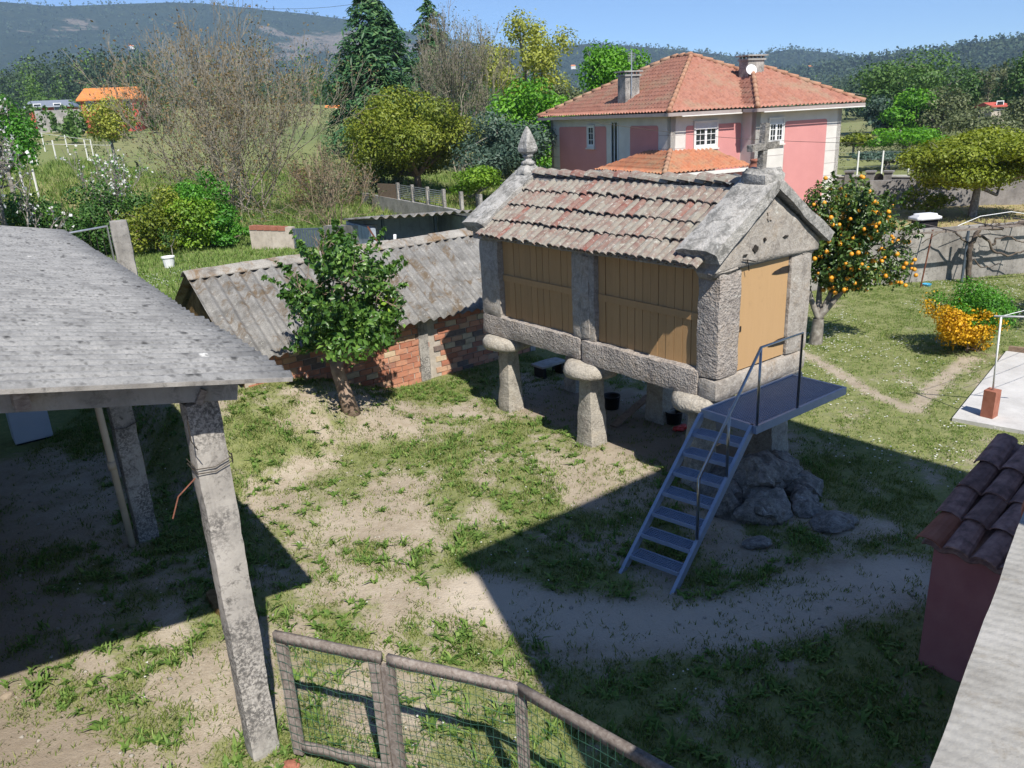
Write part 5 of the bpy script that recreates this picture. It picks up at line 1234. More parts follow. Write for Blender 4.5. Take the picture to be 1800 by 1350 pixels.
# ---------------------------------------------------------------- far boundary wall with arched door (right), wire fence beyond
fw = thing('boundary_wall', 'long dark block wall with pillars and an arched door beyond the dry yard', 'wall', gz(1640, 366))
A1, A2_ = gz(1560, 367), gz(1800, 362); A1 = V3([19.0, 42.0, 0]); A2_ = V3([31.0, 39.0, 0])
fwd = (A2_-A1)[:2]; Lfw = float(np.linalg.norm(fwd)); FW = Fr(A1[:2], fwd/Lfw)
D1 = DY(1490, 300, 45.5); D2 = DY(1612, 300, 43.5)
MB().box(FW, 0, Lfw+6, 0, .2, -.3, 1.35).build('wall', 'block_grey', fw)
FW2d = (D2-D1)[:2]; FW2 = Fr(D1[:2], FW2d/np.linalg.norm(FW2d)); Lw2 = float(np.linalg.norm(FW2d))
zt2 = DY(1575, 311, 44.2)[2]
MB().box(FW2, -1.5, 1.25, 0, .2, -.3, zt2).box(FW2, 2.05, Lw2, 0, .2, -.3, zt2).build('wall', 'block_grey', fw)
MB().box(FW2, -1.5, 1.25, -.06, .26, zt2+.003, zt2+.10).box(FW2, 2.05, Lw2, -.06, .26, zt2+.003, zt2+.10).build('wall_cap', 'coping_mortar', fw)
for u in (.1, 1.2, 2.1, Lw2): MB().box(FW2, u-.2, u+.2, -.1, .3, -.3, zt2+.25).box(FW2, u-.26, u+.26, -.16, .36, zt2+.253, zt2+.34).build('wall_pillar', 'block_grey', fw)
dpts = [(1.42, -.3), (1.88, -.3)]+[(1.65+.23*math.cos(q), zt2-.05+.26*math.sin(q)) for q in np.linspace(0, math.pi, 8)]
MB().prism([FW2.p(a, .03, z) for a, z in dpts], tuple(FW2.p(0, .05)-FW2.p(0, 0))).build('arched_door', 'iron_black', fw)
wf_ = thing('field_fence', 'white concrete fence posts with wires in the field beyond the house', 'fence', DY(1550, 300, 60))
fps = []
for k, px in enumerate((1462, 1507, 1550, 1597, 1645, 1700)):
    b = gz(px, 298-k*1.5); b = DY(px, 298-k, 61-k*.6); z = tz(b[0], b[1]); h = DY(px, 266-k*.5, b[1])[2]
    MB().box(Fr(b[:2], (1, 0)), -.05, .05, -.05, .05, z-.3, h).build('post', 'white_wall', wf_); fps.append((b, h))
for fr_ in (.95, .65, .35):
    for (b, h), (c, g_) in zip(fps[:-1], fps[1:]): MB().tube([V3([b[0], b[1], h*fr_]), V3([c[0], c[1], g_*fr_])], .008, 3).build('wire', 'galvanised', wf_)
# ---------------------------------------------------------------- slatted fence on a low wall in the middle distance
lf_ = thing('slat_fence', 'low wall with concrete posts and thin white horizontal slats', 'fence', DY(750, 345, 38))
q0, q1 = DY(690, 349, 41.0), DY(845, 377, 33.5)
qd = (q1-q0)[:2]; Lq = float(np.linalg.norm(qd)); QF = Fr(q0[:2], qd/Lq); zq = lambda u: q0[2]+(q1[2]-q0[2])*u/Lq
MB().prism([QF.p(-4, 0, zq(-4)-1.5), QF.p(Lq, 0, zq(Lq)-1.5), QF.p(Lq, 0, zq(Lq)), QF.p(-4, 0, zq(-4))], tuple(QF.p(0, .2)-QF.p(0, 0))).build('low_wall', 'concrete_grey', lf_)
npst = 6
for k in range(npst):
    u = .55+(Lq-.7)*k/(npst-1); MB().box(QF, u-.07, u+.07, .03, .17, zq(u)-.02, zq(u)+.80).build('post', 'concrete_pillar', lf_)
    if k < 3:
        u2 = .55+(Lq-.7)*(k+1)/(npst-1)
        for j in range(7): MB().beam(QF.p(u+.07, .1, zq(u)+.16+.09*j), QF.p(u2-.07, .1, zq(u2)+.16+.09*j), .02, .035).build('slat', 'galvanised', lf_)
MB().prism([QF.p(-1.9, .05, zq(-1.9)-.1), QF.p(.45, .05, zq(.45)-.1), QF.p(.45, .05, zq(.45)+.72), QF.p(-1.9, .05, zq(-1.9)+.62)], tuple(QF.p(0, .05)-QF.p(0, 0))).build('reed_screen', 'plank_brown', lf_)
# ---------------------------------------------------------------- far houses
def far_house(name, label, px, py_base, y, w, d, h, roofh, wall, roof, ang=0.0, wins=2, cat='house', hipk=.5, group=None):
    b = DY(px, py_base, y); fr = Fr(b[:2], (math.cos(ang), math.sin(ang))); z0 = b[2]
    t = thing(name, label, cat, b, group)
    MB().box(fr, -w/2, w/2, 0, d, z0-(1.5 if y > 400 else 2.5), z0+h).build('wall', wall, t)
    o_ = .4; P = [fr.p(-w/2-o_, -o_, z0+h), fr.p(w/2+o_, -o_, z0+h), fr.p(w/2+o_, d+o_, z0+h), fr.p(-w/2-o_, d+o_, z0+h), fr.p(-w/2*hipk-o_, d/2, z0+h+roofh), fr.p(w/2*hipk, d/2, z0+h+roofh)]
    P += [p-V3([0, 0, .15]) for p in P[:4]]
    MB().add(P, [(0, 1, 5, 4), (1, 2, 5), (2, 3, 4, 5), (3, 0, 4), (6, 7, 1, 0), (7, 8, 2, 1), (8, 9, 3, 2), (9, 6, 0, 3), (9, 8, 7, 6)]).build('roof', roof, t)
    for k in range(wins):
        u = -w/2+w*(k+.5)/wins
        q = MB().box(fr, u-.5, u+.5, -.03, -.005, z0+h*.55, z0+h*.55+1.1).build('window', 'white_paint', t); MB().box(fr, u-.4, u+.4, -.045, -.032, z0+h*.55+.1, z0+h*.55+1.0).build('pane', 'glass_dark', q)
    return t
far_house('red_house', 'red-walled house with bright orange tiled roof on the rising meadow', 198, 216, 108, 6.6, 7, 2.9, 1.5, 'red_house', 'far_tile', .22, 3, hipk=.9)
far_house('farm_building', 'low farm building with pale metal roof near the blossoming tree', 88, 208, 118, 5.0, 8, 1.6, .9, 'red_house', 'galvanised', .3, 2, 'barn', 1.0)
far_house('far_house', 'small white house with orange roof glimpsed left of the cedar', 592, 212, 150, 3.4, 5, 1.8, .9, 'white_wall', 'far_tile', .1, 1, hipk=.9)
far_house('garden_hut', 'small hut with a pink-red roof among the trees beyond the field', 1755, 202, 105, 2.0, 2.4, 1.1, .45, 'plaster_cream', 'red_house', .1, 1, 'hut', 1.0)
for k, (px, py, y, s) in enumerate(((1105, 118, 1500, 9), (1008, 117, 1600, 9), (1488, 118, 1300, 7), (1170, 150, 1150, 7), (1425, 118, 1250, 7), (568, 131, 1900, 12), (640, 128, 1850, 10), (232, 82, 2100, 12))):
    far_house('hillside_house', 'tiny white house on the wooded hillside', px, py+3, y, s, s*.8, s*.45, s*.25, 'white_wall', 'far_tile', .1*k, 0, hipk=.7, group='white houses scattered over the hillsides')
gwl = MB().box(Fr(DY(128, 205, 112)[:2], (.98, .2)), -4.5, 4.5, 0, .25, tz(*DY(128, 205, 112)[:2])-2, DY(128, 192, 112)[2]).build('garden_wall', 'concrete_grey'); tag(gwl, 'long grey wall between the red house and the farm building', 'wall')
# ---------------------------------------------------------------- vegetation
def leaf_mesh(name, P, Nn, ln, wd, mat, parent, rg, rnd=None, droop=0.0, fold=.25):
    """one small folded leaf (two quads sharing a midrib) at every point"""
    n = len(P); Nn = Nn/np.maximum(np.linalg.norm(Nn, axis=1, keepdims=True), 1e-6)
    a = rg.normal(size=(n, 3)); a[:, 2] -= droop; t = a-Nn*(a*Nn).sum(1, keepdims=True); t /= np.maximum(np.linalg.norm(t, axis=1, keepdims=True), 1e-6)
    b = np.cross(Nn, t); s = rg.uniform(.65, 1.35, (n, 1)); l = ln*s; w = wd*s
    base = P-t*l*.5; tip = P+t*l*.5
    le = P+b*w*.5+Nn*w*fold; ri = P-b*w*.5+Nn*w*fold
    V = np.stack([base, ri, tip, le], 1).reshape(-1, 3)
    i = np.arange(n)*4; F_ = np.concatenate([np.stack([i, i+1, i+2], 1), np.stack([i, i+2, i+3], 1)])
    r = np.clip(rg.normal(.45, .25, n), 0, 1) if rnd is None else np.clip(rnd, 0, 1)
    return mk(name, V, F_, mat, parent, False, dict(rnd=np.repeat(r, 4)))
for P_, g_, n_, z_, m_, l_ in HW_SPEC:
    o = leaf_mesh('woodland', P_, g_.normal(size=(len(P_), 3)), z_*.62, z_*.5, m_, None, g_, n_); tag(o, l_, 'woodland', None, 'stuff')
def lobes_of(rg, c, rx, ry, rz, k, lo=.30, hi=.52):
    """clumps that make up a crown: centres spread through an ellipsoid, nearer its surface"""
    out = []
    for i in range(k):
        d = rg.normal(size=3); d /= np.linalg.norm(d); r = rg.uniform(.25, .78)**.7
        s = rg.uniform(lo, hi)
        out.append((V3(c)+V3([d[0]*rx, d[1]*ry, d[2]*rz])*r, V3([rx, ry, rz])*s))
    return out
def crown_pts(rg, lobes, n, shell=.45):
    vol = np.array([np.prod(s)**(2/3) for _, s in lobes]); pk = rg.choice(len(lobes), n, p=vol/vol.sum())
    C = np.array([c for c, _ in lobes])[pk]; S = np.array([s for _, s in lobes])[pk]
    d = rg.normal(size=(n, 3)); d /= np.linalg.norm(d, axis=1, keepdims=True); r = 1-shell*rg.random((n, 1))**1.6
    r *= 1+.12*rg.normal(size=(n, 1))
    P = C+d*S*r; Nn = d/np.maximum(S, 1e-3)*S.mean(1, keepdims=True)+rg.normal(size=(n, 3))*.55; Nn[:, 2] += .35
    lr = rg.random(len(lobes))[pk]
    return P, Nn, lr
def fit(P, lo, hi, q=1.0):
    """stretch a cloud of leaves to the measured outline"""
    a, b_ = np.percentile(P, q, axis=0), np.percentile(P, 100-q, axis=0)
    return V3(lo)+(P-a)/(b_-a)*(V3(hi)-V3(lo))
def sticks(name, segs, mat, parent, n=4):
    """many tapered twigs at once: segs = list of (p0, p1, r0, r1)"""
    p0 = np.array([s[0] for s in segs]); p1 = np.array([s[1] for s in segs]); r0_ = np.array([s[2] for s in segs])[:, None]; r1_ = np.array([s[3] for s in segs])[:, None]
    d = p1-p0; d /= np.maximum(np.linalg.norm(d, axis=1, keepdims=True), 1e-6)
    ref = np.where(np.abs(d[:, 2:3]) < .9, V3([[0, 0, 1.]]), V3([[1., 0, 0]])); x = np.cross(d, ref); x /= np.linalg.norm(x, axis=1, keepdims=True); y = np.cross(d, x)
    V = []
    for k in range(n):
        a = 2*math.pi*k/n; V.append(p0+(x*math.cos(a)+y*math.sin(a))*r0_)
    for k in range(n):
        a = 2*math.pi*k/n; V.append(p1+(x*math.cos(a)+y*math.sin(a))*r1_)
    V = np.stack(V, 1).reshape(-1, 3); i = np.arange(len(segs))*2*n
    F_ = np.concatenate([np.stack([i+k, i+(k+1) % n, i+n+(k+1) % n, i+n+k], 1) for k in range(n)])
    return mk(name, V, F_, mat, parent, n > 4)
def grow(rg, base, direction, length, radius, depth, spread=.55, ratio=.72, kids=(2, 4), seg=3, lift=.12, rmin=.004, wob=.16):
    """recursive branching skeleton -> segments and tip points"""
    segs, tips = [], []
    def rec(p, d, l, r, k):
        q = p.copy(); dd = d.copy()
        for s in range(seg):
            dd = dd+rg.normal(size=3)*wob; dd[2] += lift*.5; dd /= np.linalg.norm(dd)
            e = q+dd*l/seg; ra, rb_ = r*(1-.45*s/seg), r*(1-.45*(s+1)/seg); segs.append((q.copy(), e.copy(), max(ra, rmin), max(rb_, rmin)))
            q = e
            if k > 0 and s < seg-1 and rg.random() < .75:
                c = dd+rg.normal(size=3)*spread*1.2; c[2] += lift; c /= np.linalg.norm(c); rec(q, c, l*ratio*rg.uniform(.6, 1), r*.5, k-1)
        if k <= 0: tips.append(q); return
        for _ in range(rg.integers(kids[0], kids[1])):
            c = dd+rg.normal(size=3)*spread; c[2] += lift; c /= np.linalg.norm(c); rec(q, c, l*ratio*rg.uniform(.75, 1.15), r*.55, k-1)
    d = V3(direction, dtype=float); d /= np.linalg.norm(d); rec(V3(base, dtype=float), d, length, radius, depth)
    return segs, np.array(tips)
def sprigs(rg, c, r, k, ln, per, up=.5):
    """shoots that stick out of a crown: points and normals of the leaves along them, plus the twigs"""
    P, Nn, S = [], [], []
    for _ in range(k):
        d = rg.normal(size=3); d[2] = abs(d[2])*.8+up*rg.random()-.15; d /= np.linalg.norm(d); a = V3(c)+d*V3(r)*.85; l = ln*rg.uniform(.6, 1.3); e = a+d*l+V3([0, 0, .25*l]); t_ = rg.random((per, 1))
        P.append(a+(e-a)*t_+rg.normal(size=(per, 3))*ln*.11*(1.15-t_)); Nn.append(np.tile(d, (per, 1))+rg.normal(size=(per, 3))*.8); S.append((a-d*.1, e, .008, .003))
    return np.concatenate(P), np.concatenate(Nn), S
def leafy(name, label, cat, base, w, h0, h1, n, ln, wd, mat, bark='bark_grey', seed=0, k=16, dy=None, trunk_r=None, group=None, lo=.30, hi=.52, shell=.5, droop=.2, flat=1.0, c_off=(0, 0), extra=None, limbs=6):
    """a broad-leaved tree or shrub: tapered trunk, limbs reaching into the clumps, crown of leaves"""
    rg = np.random.default_rng(seed); base = V3(base, dtype=float); t = thing(name, label, cat, base, group)
    zb_ = base[2]; c = base+V3([c_off[0], c_off[1], (h0+h1)/2]); rx = w/2; ry = (dy or w)/2; rz = (h1-h0)/2
    lb = lobes_of(rg, c, rx*.72, ry*.72, rz*.74, k, lo, hi)
    P, Nn, lr = crown_pts(rg, lb, n, shell)
    lo_, hi_ = c-V3([rx, ry, rz]), c+V3([rx, ry, rz]); a_, b_ = np.percentile(P, 1.0, axis=0), np.percentile(P, 99.0, axis=0)
    fx = lambda p: lo_+(p-a_)/(b_-a_)*(hi_-lo_)
    P = fx(P); lb = [(fx(q), s_*(hi_-lo_)/(b_-a_)) for q, s_ in lb]
    P[:, 2] = np.maximum(P[:, 2], zb_+h0*.9+rg.uniform(0, .12, n)*(h1-h0))
    cr_ = leaf_mesh('crown', P, Nn, ln, wd, mat, t, rg, rnd=.25+.4*lr+rg.normal(0, .2, n), droop=droop)
    tr_ = trunk_r or w*.035
    fork = base+V3([c_off[0]*.3, c_off[1]*.3, max(h0*1.0, .25)])
    segs = [(base-V3([0, 0, .15]), base+(fork-base)*.5, tr_*1.25, tr_), (base+(fork-base)*.5, fork, tr_, tr_*.85)]
    ks = rg.permutation(len(lb))[:limbs]
    for i in ks:
        m_ = fork+(lb[i][0]-fork)*.5+rg.normal(size=3)*.06*w; segs += [(fork, m_, tr_*.6, tr_*.38), (m_, lb[i][0], tr_*.38, tr_*.12)]
        for _ in range(2): e = lb[i][0]+rg.normal(size=3)*lb[i][1]*.6; segs.append((m_+(lb[i][0]-m_)*.6, e, tr_*.16, tr_*.05))
    sticks('trunk', segs, bark, t, 6)
    return t, lb, rg
def at_px(px, py, y):
    p = DY(px, py, y); return V3([p[0], p[1], tz(p[0], p[1])])
def hgt(px, py, base):
    """height above base of the thing seen at this pixel, at the base's distance"""
    return DY(px, py, base[1])[2]-base[2]
# --- small tree in the yard
b = hit(612, 722); rg = np.random.default_rng(3)
st_ = thing('laurel_tree', 'small dark green tree with pale leaning trunk in the sandy yard', 'tree', b)
trk = [b-V3([-.06, 0, .1]), b+V3([-.03, .05, .35]), b+V3([-.12, .08, .75]), b+V3([-.13, .08, 1.0])]
MB().tube(trk, [.175, .135, .12, .125], 12).build('trunk', 'bark_laurel', st_, True)
segs = []
fk = b+V3([-.13, .08, .95]); tops = [(-.55, .1, 1.75), (-.25, .3, 2.3), (.18, -.1, 2.2), (.55, .05, 1.65), (-.05, -.25, 1.9), (.3, .3, 1.9)]
for a in tops:
    e = b+V3(a); m_ = fk+(e-fk)*.45+V3([a[0]*.15, 0, -.05]); segs += [(fk, m_, .065, .045), (m_, e, .045, .025)]
    s2, _ = grow(rg, e, e-m_, .55, .02, 2, .5, .7); segs += s2
sticks('limb', segs, 'bark_laurel', st_, 6)
lb = [(b+V3(c_), V3(s)) for c_, s in (((-.15, .1, 2.35), (.72, .65, .62)), ((.45, .0, 2.25), (.58, .55, .48)), ((-.70, .0, 2.15), (.46, .45, .50)), ((.0, .1, 2.95), (.52, .5, .42)), ((-.62, .0, 2.85), (.36, .36, .36)), ((.55, .1, 2.75), (.30, .3, .32)), ((.05, -.1, 3.25), (.25, .25, .36)), ((.86, .0, 2.3), (.28, .28, .30)), ((-.98, .0, 1.70), (.30, .3, .16)), ((-.75, -.1, 1.85), (.34, .3, .22)), ((.1, -.25, 1.85), (.60, .5, .33)), ((.7, -.1, 1.85), (.32, .3, .25)), ((-1.02, .1, 2.5), (.22, .22, .28)), ((-.25, -.3, 2.5), (.45, .35, .45)), ((.25, -.3, 2.6), (.4, .3, .4)))]
P, Nn, lr = crown_pts(rg, lb, 9800, .55); keep = (.5*fbm(P[:, 0]*2.3, P[:, 2]*2.3, 5)+.5*fbm(P[:, 1]*2.3+3, P[:, 2]*2.3+P[:, 0], 15)) > .43; P, Nn, lr = P[keep], Nn[keep], lr[keep]
P = fit(P, (DY(508, 520, b[1])[0], b[1]-1.0, DY(600, 612, b[1])[2]), (DY(698, 520, b[1])[0], b[1]+1.1, DY(610, 428, b[1])[2]), .8)
cc_ = (P.min(0)+P.max(0))/2; ps, ns2, sg = sprigs(rg, cc_, (P.max(0)-P.min(0))/2*.92, 34, .42, 46); P, Nn, lr = np.concatenate([P, ps]), np.concatenate([Nn, ns2]), np.concatenate([lr, rg.random(len(ps))])
leaf_mesh('crown', P, Nn, .115, .062, 'leaf_laurel', st_, rg, .22+.35*lr+rg.normal(0, .22, len(P)), .4)
yl = b+V3([.98, -.1, 2.05]); P = yl+rg.normal(size=(40, 3))*[.09, .09, .10]; leaf_mesh('yellow_leaves', P, rg.normal(size=(40, 3)), .11, .06, 'leaf_lime', st_, rg)
# --- orange tree
b = zg(gz(1433, 603)); rg = np.random.default_rng(9)
ot = thing('orange_tree', 'orange tree full of ripe fruit beside the granary gable', 'tree', b)
cc = b+V3([.72, -.1, 2.35]); lb = lobes_of(rg, cc, .95, .95, 1.0, 14, .34, .50)+[(b+V3([-.15, 0, 2.7]), V3([.62, .6, .75])), (b+V3([-.05, 0, 3.35]), V3([.42, .4, .42])), (b+V3([.62, 0, 3.35]), V3([.40, .4, .46])), (b+V3([1.55, -.2, 1.9]), V3([.42, .42, .58])), (b+V3([.2, 0, 1.9]), V3([.6, .6, .55])), (b+V3([1.0, -.1, 2.9]), V3([.55, .5, .5]))]
P, Nn, lr = crown_pts(rg, lb, 13500, .5); P[:, 2] = np.maximum(P[:, 2], b[2]+1.10+rg.random(len(P))*.5)
ps, ns2, sg = sprigs(rg, cc, (1.1, 1.1, 1.3), 40, .4, 40); P, Nn, lr = np.concatenate([P, ps]), np.concatenate([Nn, ns2]), np.concatenate([lr, rg.random(len(ps))])
leaf_mesh('crown', P, Nn, .105, .055, 'leaf_orange', ot, rg, .2+.4*lr+rg.normal(0, .25, len(P)), .5)
fk = b+V3([.03, 0, .62]); segs = [(b-V3([0, 0, .1]), fk, .17, .125)]
for a in ((-.3, .1, 1.6), (.5, 0, 1.7), (.15, .35, 1.7), (.9, -.2, 1.9)):
    m_ = fk+(b+V3(a)-fk)*.5+V3([-.02, 0, -.05]); segs += [(fk, m_, .085, .065), (m_, b+V3(a), .065, .035)]
    s2, _ = grow(rg, b+V3(a), V3(a)-V3([0, 0, .8]), .6, .03, 2); segs += s2
sticks('trunk', segs, 'bark_grey', ot, 7)
obm = bmesh.new(); bmesh.ops.create_uvsphere(obm, u_segments=6, v_segments=5, radius=.045); ome = bpy.data.meshes.new('orange'); obm.to_mesh(ome); obm.free(); ome.materials.append(MAT['orange_skin']); ome.polygons.foreach_set('use_smooth', np.ones(len(ome.polygons), dtype=bool))
P, Nn, lr = crown_pts(rg, lb, 700, .10); d = P-b-V3([.72, -.1, 2.3]); P = P[((P-EYE)@V3([0, -1, 0.])+0 < 1e9) & (d[:, 1] < .2)][:230]
for p in P:
    q = V3(p); q[2] = max(q[2], b[2]+1.05); q[:2] += (q[:2]-cc[:2])*.05
    inst('orange', ome, Matrix.Translation(Vector(q.tolist())) @ Matrix.Scale(float(rg.uniform(.85, 1.25)), 4), ot)
# --- golden bush on the lawn
b = zg(gz(1700, 620)); rg = np.random.default_rng(15)
yb = thing('golden_bush', 'rounded bush with bright yellow sprays below a green top', 'bush', b)
lb = lobes_of(rg, b+V3([-.05, .1, .85]), .50, .5, .55, 16, .38, .55)
P, Nn, lr = crown_pts(rg, lb, 15000, .5); P = fit(P, b+V3([-.78, -.62, .06]), b+V3([.68, .75, 1.50]))
f = (P[:, 2]-b[2]-.92)*1.15+(P[:, 0]-b[0]+.15)*.75-(b[1]-P[:, 1])*.15+fbm(P[:, 0]*3+5, P[:, 2]*3, 8)*1.6-.82
gy = f > 0
leaf_mesh('green_leaves', P[gy], Nn[gy], .06, .03, 'leaf_ivy', yb, rg); leaf_mesh('yellow_leaves', P[~gy], Nn[~gy], .06, .034, 'leaf_yellow', yb, rg)
segs, _ = grow(rg, b-V3([0, 0, .05]), (0, 0, 1), .45, .03, 3, .6); sticks('stems', segs, 'bark_brown', yb, 4)
# --- flat-topped tree in the dry yard at the right
b = V3([21.6, 36.9, 0.]); b[2] = tz(b[0], b[1])
leafy('spreading_tree', 'wide flat-topped yellow-green tree in the dry yard beyond the wall', 'tree', b, 5.9, 1.4, hgt(1700, 236, b), 30000, .15, .10, 'leaf_plane', 'bark_grey', 22, 34, trunk_r=.17, lo=.24, hi=.36, shell=.45, c_off=(.25, 0), limbs=12)
b = at_px(1632, 352, 38.5); leafy('shrub', 'low olive shrub against the block wall under the spreading tree', 'shrub', b, 2.0, .2, 1.25, 1500, .14, .08, 'leaf_plane', 'bark_brown', 23, 8)
b = V3([14.6, 17.4, 0.]); leafy('garden_tree', 'leafy garden tree beyond the concrete pad that shades the far lawn', 'tree', b, 3.4, 1.2, 4.2, 6000, .14, .08, 'leaf_hedge', 'bark_grey', 25, 16)
# --- middle distance, left to right
def big(px, pyb, y, w_px, top_py, low_py, n, ln, wd, mat, name, label, seed, k=18, bark='bark_grey', cat='tree', **kw):
    b = at_px(px, pyb, y); s = y/cp/FPX*1.02
    return leafy(name, label, cat, b, w_px*s, max(.2, hgt(px, low_py, b)), hgt(px, top_py, b), n, ln, wd, mat, bark, seed, k, **kw)
big(735, 325, 48, 186, 164, 308, 32000, .19, .095, 'leaf_gold', 'clipped_tree', 'dense rounded golden-green tree with a low dome crown', 31, 40, 'bark_brown', lo=.22, hi=.36, shell=.35, limbs=8)
big(893, 320, 44, 140, 203, 308, 9000, .22, .10, 'leaf_bluegreen', 'grey_green_tree', 'dark grey-green tree right behind the granary pinnacle', 32, 20)
big(838, 348, 39, 74, 294, 340, 3200, .15, .09, 'leaf_lime', 'lime_bush', 'small lime-green rounded bush behind the slatted fence', 33, 12, cat='bush')
big(940, 310, 52, 125, 148, 290, 11000, .24, .14, 'leaf_bright', 'leafy_tree', 'bright green leafy tree left of the pink house', 34, 20)
big(1078, 230, 58, 92, 82, 190, 6500, .26, .15, 'leaf_bright', 'leafy_tree', 'bright green tree crown rising behind the pink house roof', 35, 14)
big(1000, 230, 66, 70, 150, 215, 2500, .3, .16, 'leaf_olive', 'leafy_tree', 'dull olive tree just left of the pink house roof', 351, 10)
big(925, 240, 76, 135, 36, 190, 9500, .30, .15, 'leaf_spring', 'budding_tree', 'tall tree in pale yellow-green spring bud behind the bare tree', 36, 26, 'bark_grey', lo=.2, hi=.34, shell=.8)
# --- cedars: drooping tiers of needles
def cedar(px, pyb, y, w_px, top_py, n, seed, label):
    rg = np.random.default_rng(seed); b = at_px(px, pyb, y); s = y/cp/FPX; R = w_px*s/2; H_ = hgt(px, top_py, b)
    t = thing('cedar_tree', label, 'tree', b); segs = [(b, b+V3([0, 0, H_*.55]), R*.09, R*.05), (b+V3([0, 0, H_*.55]), b+V3([0, 0, H_]), R*.05, .02)]
    P, Nn, Ts = [], [], []
    nb = 150
    for i in range(nb):
        f = (i+rg.random())/nb; z = H_*(.06+.92*f); rr_ = R*(1-f)**.48*(.50+.50*min(1, f*4+.5))*rg.uniform(.75, 1.12); a = rg.uniform(0, 2*math.pi)
        d = V3([math.cos(a), math.sin(a), 0]); m = int(n/nb*(.35+1.1*(1-f)))
        tt = rg.random(m)**.6; side = rg.normal(size=m)*.20*rr_*(1-.3*tt)
        q = b+V3([0, 0, z])+d*(tt*rr_)[:, None]+np.cross(d, [0, 0, 1.])*side[:, None]; q[:, 2] += .16*rr_*np.sin(tt*2.2)-.34*rr_*tt**2.2-.25*np.abs(side)+rg.normal(size=m)*.06*rr_
        P.append(q); nn_ = np.tile(V3([0, 0, 1.]), (m, 1))+d*.5+rg.normal(size=(m, 3))*.35; Nn.append(nn_)
        segs.append((b+V3([0, 0, z]), b+V3([0, 0, z+.05*rr_])+d*rr_*.6, .05, .02))
    P, Nn = np.concatenate(P), np.concatenate(Nn)
    leaf_mesh('crown', P, Nn, .62, .17, 'leaf_cedar', t, rg, rg.normal(.45, .25, len(P))+.25*(fbm(P[:, 0], P[:, 2], 3)-.5), .6)
    sticks('trunk', segs, 'bark_brown', t, 6)
cedar(672, 248, 70, 215, -22, 17000, 41, 'tall dark green cedar with drooping tiers of branches')
cedar(768, 240, 84, 110, -8, 7000, 42, 'second cedar whose thin top rises behind the bare tree')
# --- bare trees
def bare(name, label, px, pyb, y, w_px, top_py, seed, nst, depth, mat, leafm, nleaf, lsize, upr=1.6, rad=.09, spread=.42, cat='tree', kids=(2, 4), clip=True):
    rg = np.random.default_rng(seed); b = at_px(px, pyb, y); s = y/cp/FPX; R = w_px*s/2; H_ = hgt(px, top_py, b)
    t = thing(name, label, cat, b); segs, tips = [], []
    for i in range(nst):
        a = 2*math.pi*(i+rg.random())/nst; lean = rg.uniform(.15, 1.0); d = V3([math.cos(a)*lean*R/H_*2.0, math.sin(a)*lean*R/H_*2.0, upr*rg.uniform(.55, 1.0)])
        s2, tp = grow(rg, b+V3([rg.normal()*.12*R, rg.normal()*.12*R, -.1]), d, H_*.40, rad*rg.uniform(.7, 1.1), depth, spread, .66, kids, 3, .16, .008)
        segs += s2; tips.append(tp)
    tips = np.concatenate(tips)
    S = np.array([[*a, *b_] for a, b_, _, _ in segs]); 
    # keep the outline: scale the skeleton to the measured width and height
    mxr = np.percentile(np.hypot(S[:, 3]-b[0], S[:, 4]-b[1]), 97); mxz = np.percentile(S[:, 5]-b[2], 99.3)
    k = V3([R/mxr, R/mxr, H_/mxz]); sc = lambda p: b+(p-b)*k
    segs = [(sc(p), sc(q), r1, r2) for p, q, r1, r2 in segs]; tips = b+(tips-b)*k
    sticks('branches', segs, mat, t, 3)
    if nleaf:
        P = tips[rg.integers(0, len(tips), nleaf)]+rg.normal(size=(nleaf, 3))*R*.045; leaf_mesh('buds', P, rg.normal(size=(nleaf, 3)), lsize, lsize*.5, leafm, t, rg)
    return t, b, tips
t_, b_, tips = bare('bare_shrub_tree', 'huge many-stemmed bare brown shrub tree behind the hedge', 432, 392, 35.5, 400, 62, 51, 15, 4, 'twig_grey', 'leaf_brown', 6500, .11, 1.25, .05, .46, kids=(2, 4))
rg = np.random.default_rng(5); P = tips[rg.integers(0, len(tips), 2600)]; P = P[(P[:, 0] > b_[0]-1)]+rg.normal(size=(len(P[(P[:, 0] > b_[0]-1)]), 3))*.25; leaf_mesh('green_buds', P, rg.normal(size=(len(P), 3)), .11, .055, 'leaf_olive', t_, rg)
bare('tall_bare_tree', 'taller bare grey tree rising from behind the brown shrub tree', 405, 380, 40, 210, 12, 52, 6, 4, 'twig_grey', 'leaf_brown', 700, .14, 1.9, .09, .34)
bare('bare_tree', 'grey bare tree between the cedar and the budding tree', 812, 262, 60, 185, 34, 53, 8, 5, 'twig_grey', 'leaf_olive', 5200, .15, 1.8, .10, .36)
bare('bare_thicket', 'thin tangle of bare twigs on the meadow right of the brown shrub', 590, 395, 33, 170, 255, 54, 11, 3, 'twig_brown', 'leaf_olive', 1500, .10, 1.1, .03, .5)
bare('bramble', 'brown tangle of dead brambles on the meadow by the slatted fence', 570, 318, 44, 150, 278, 55, 16, 3, 'bark_brown', 'leaf_brown', 1500, .14, .8, .03, .6, 'shrub')
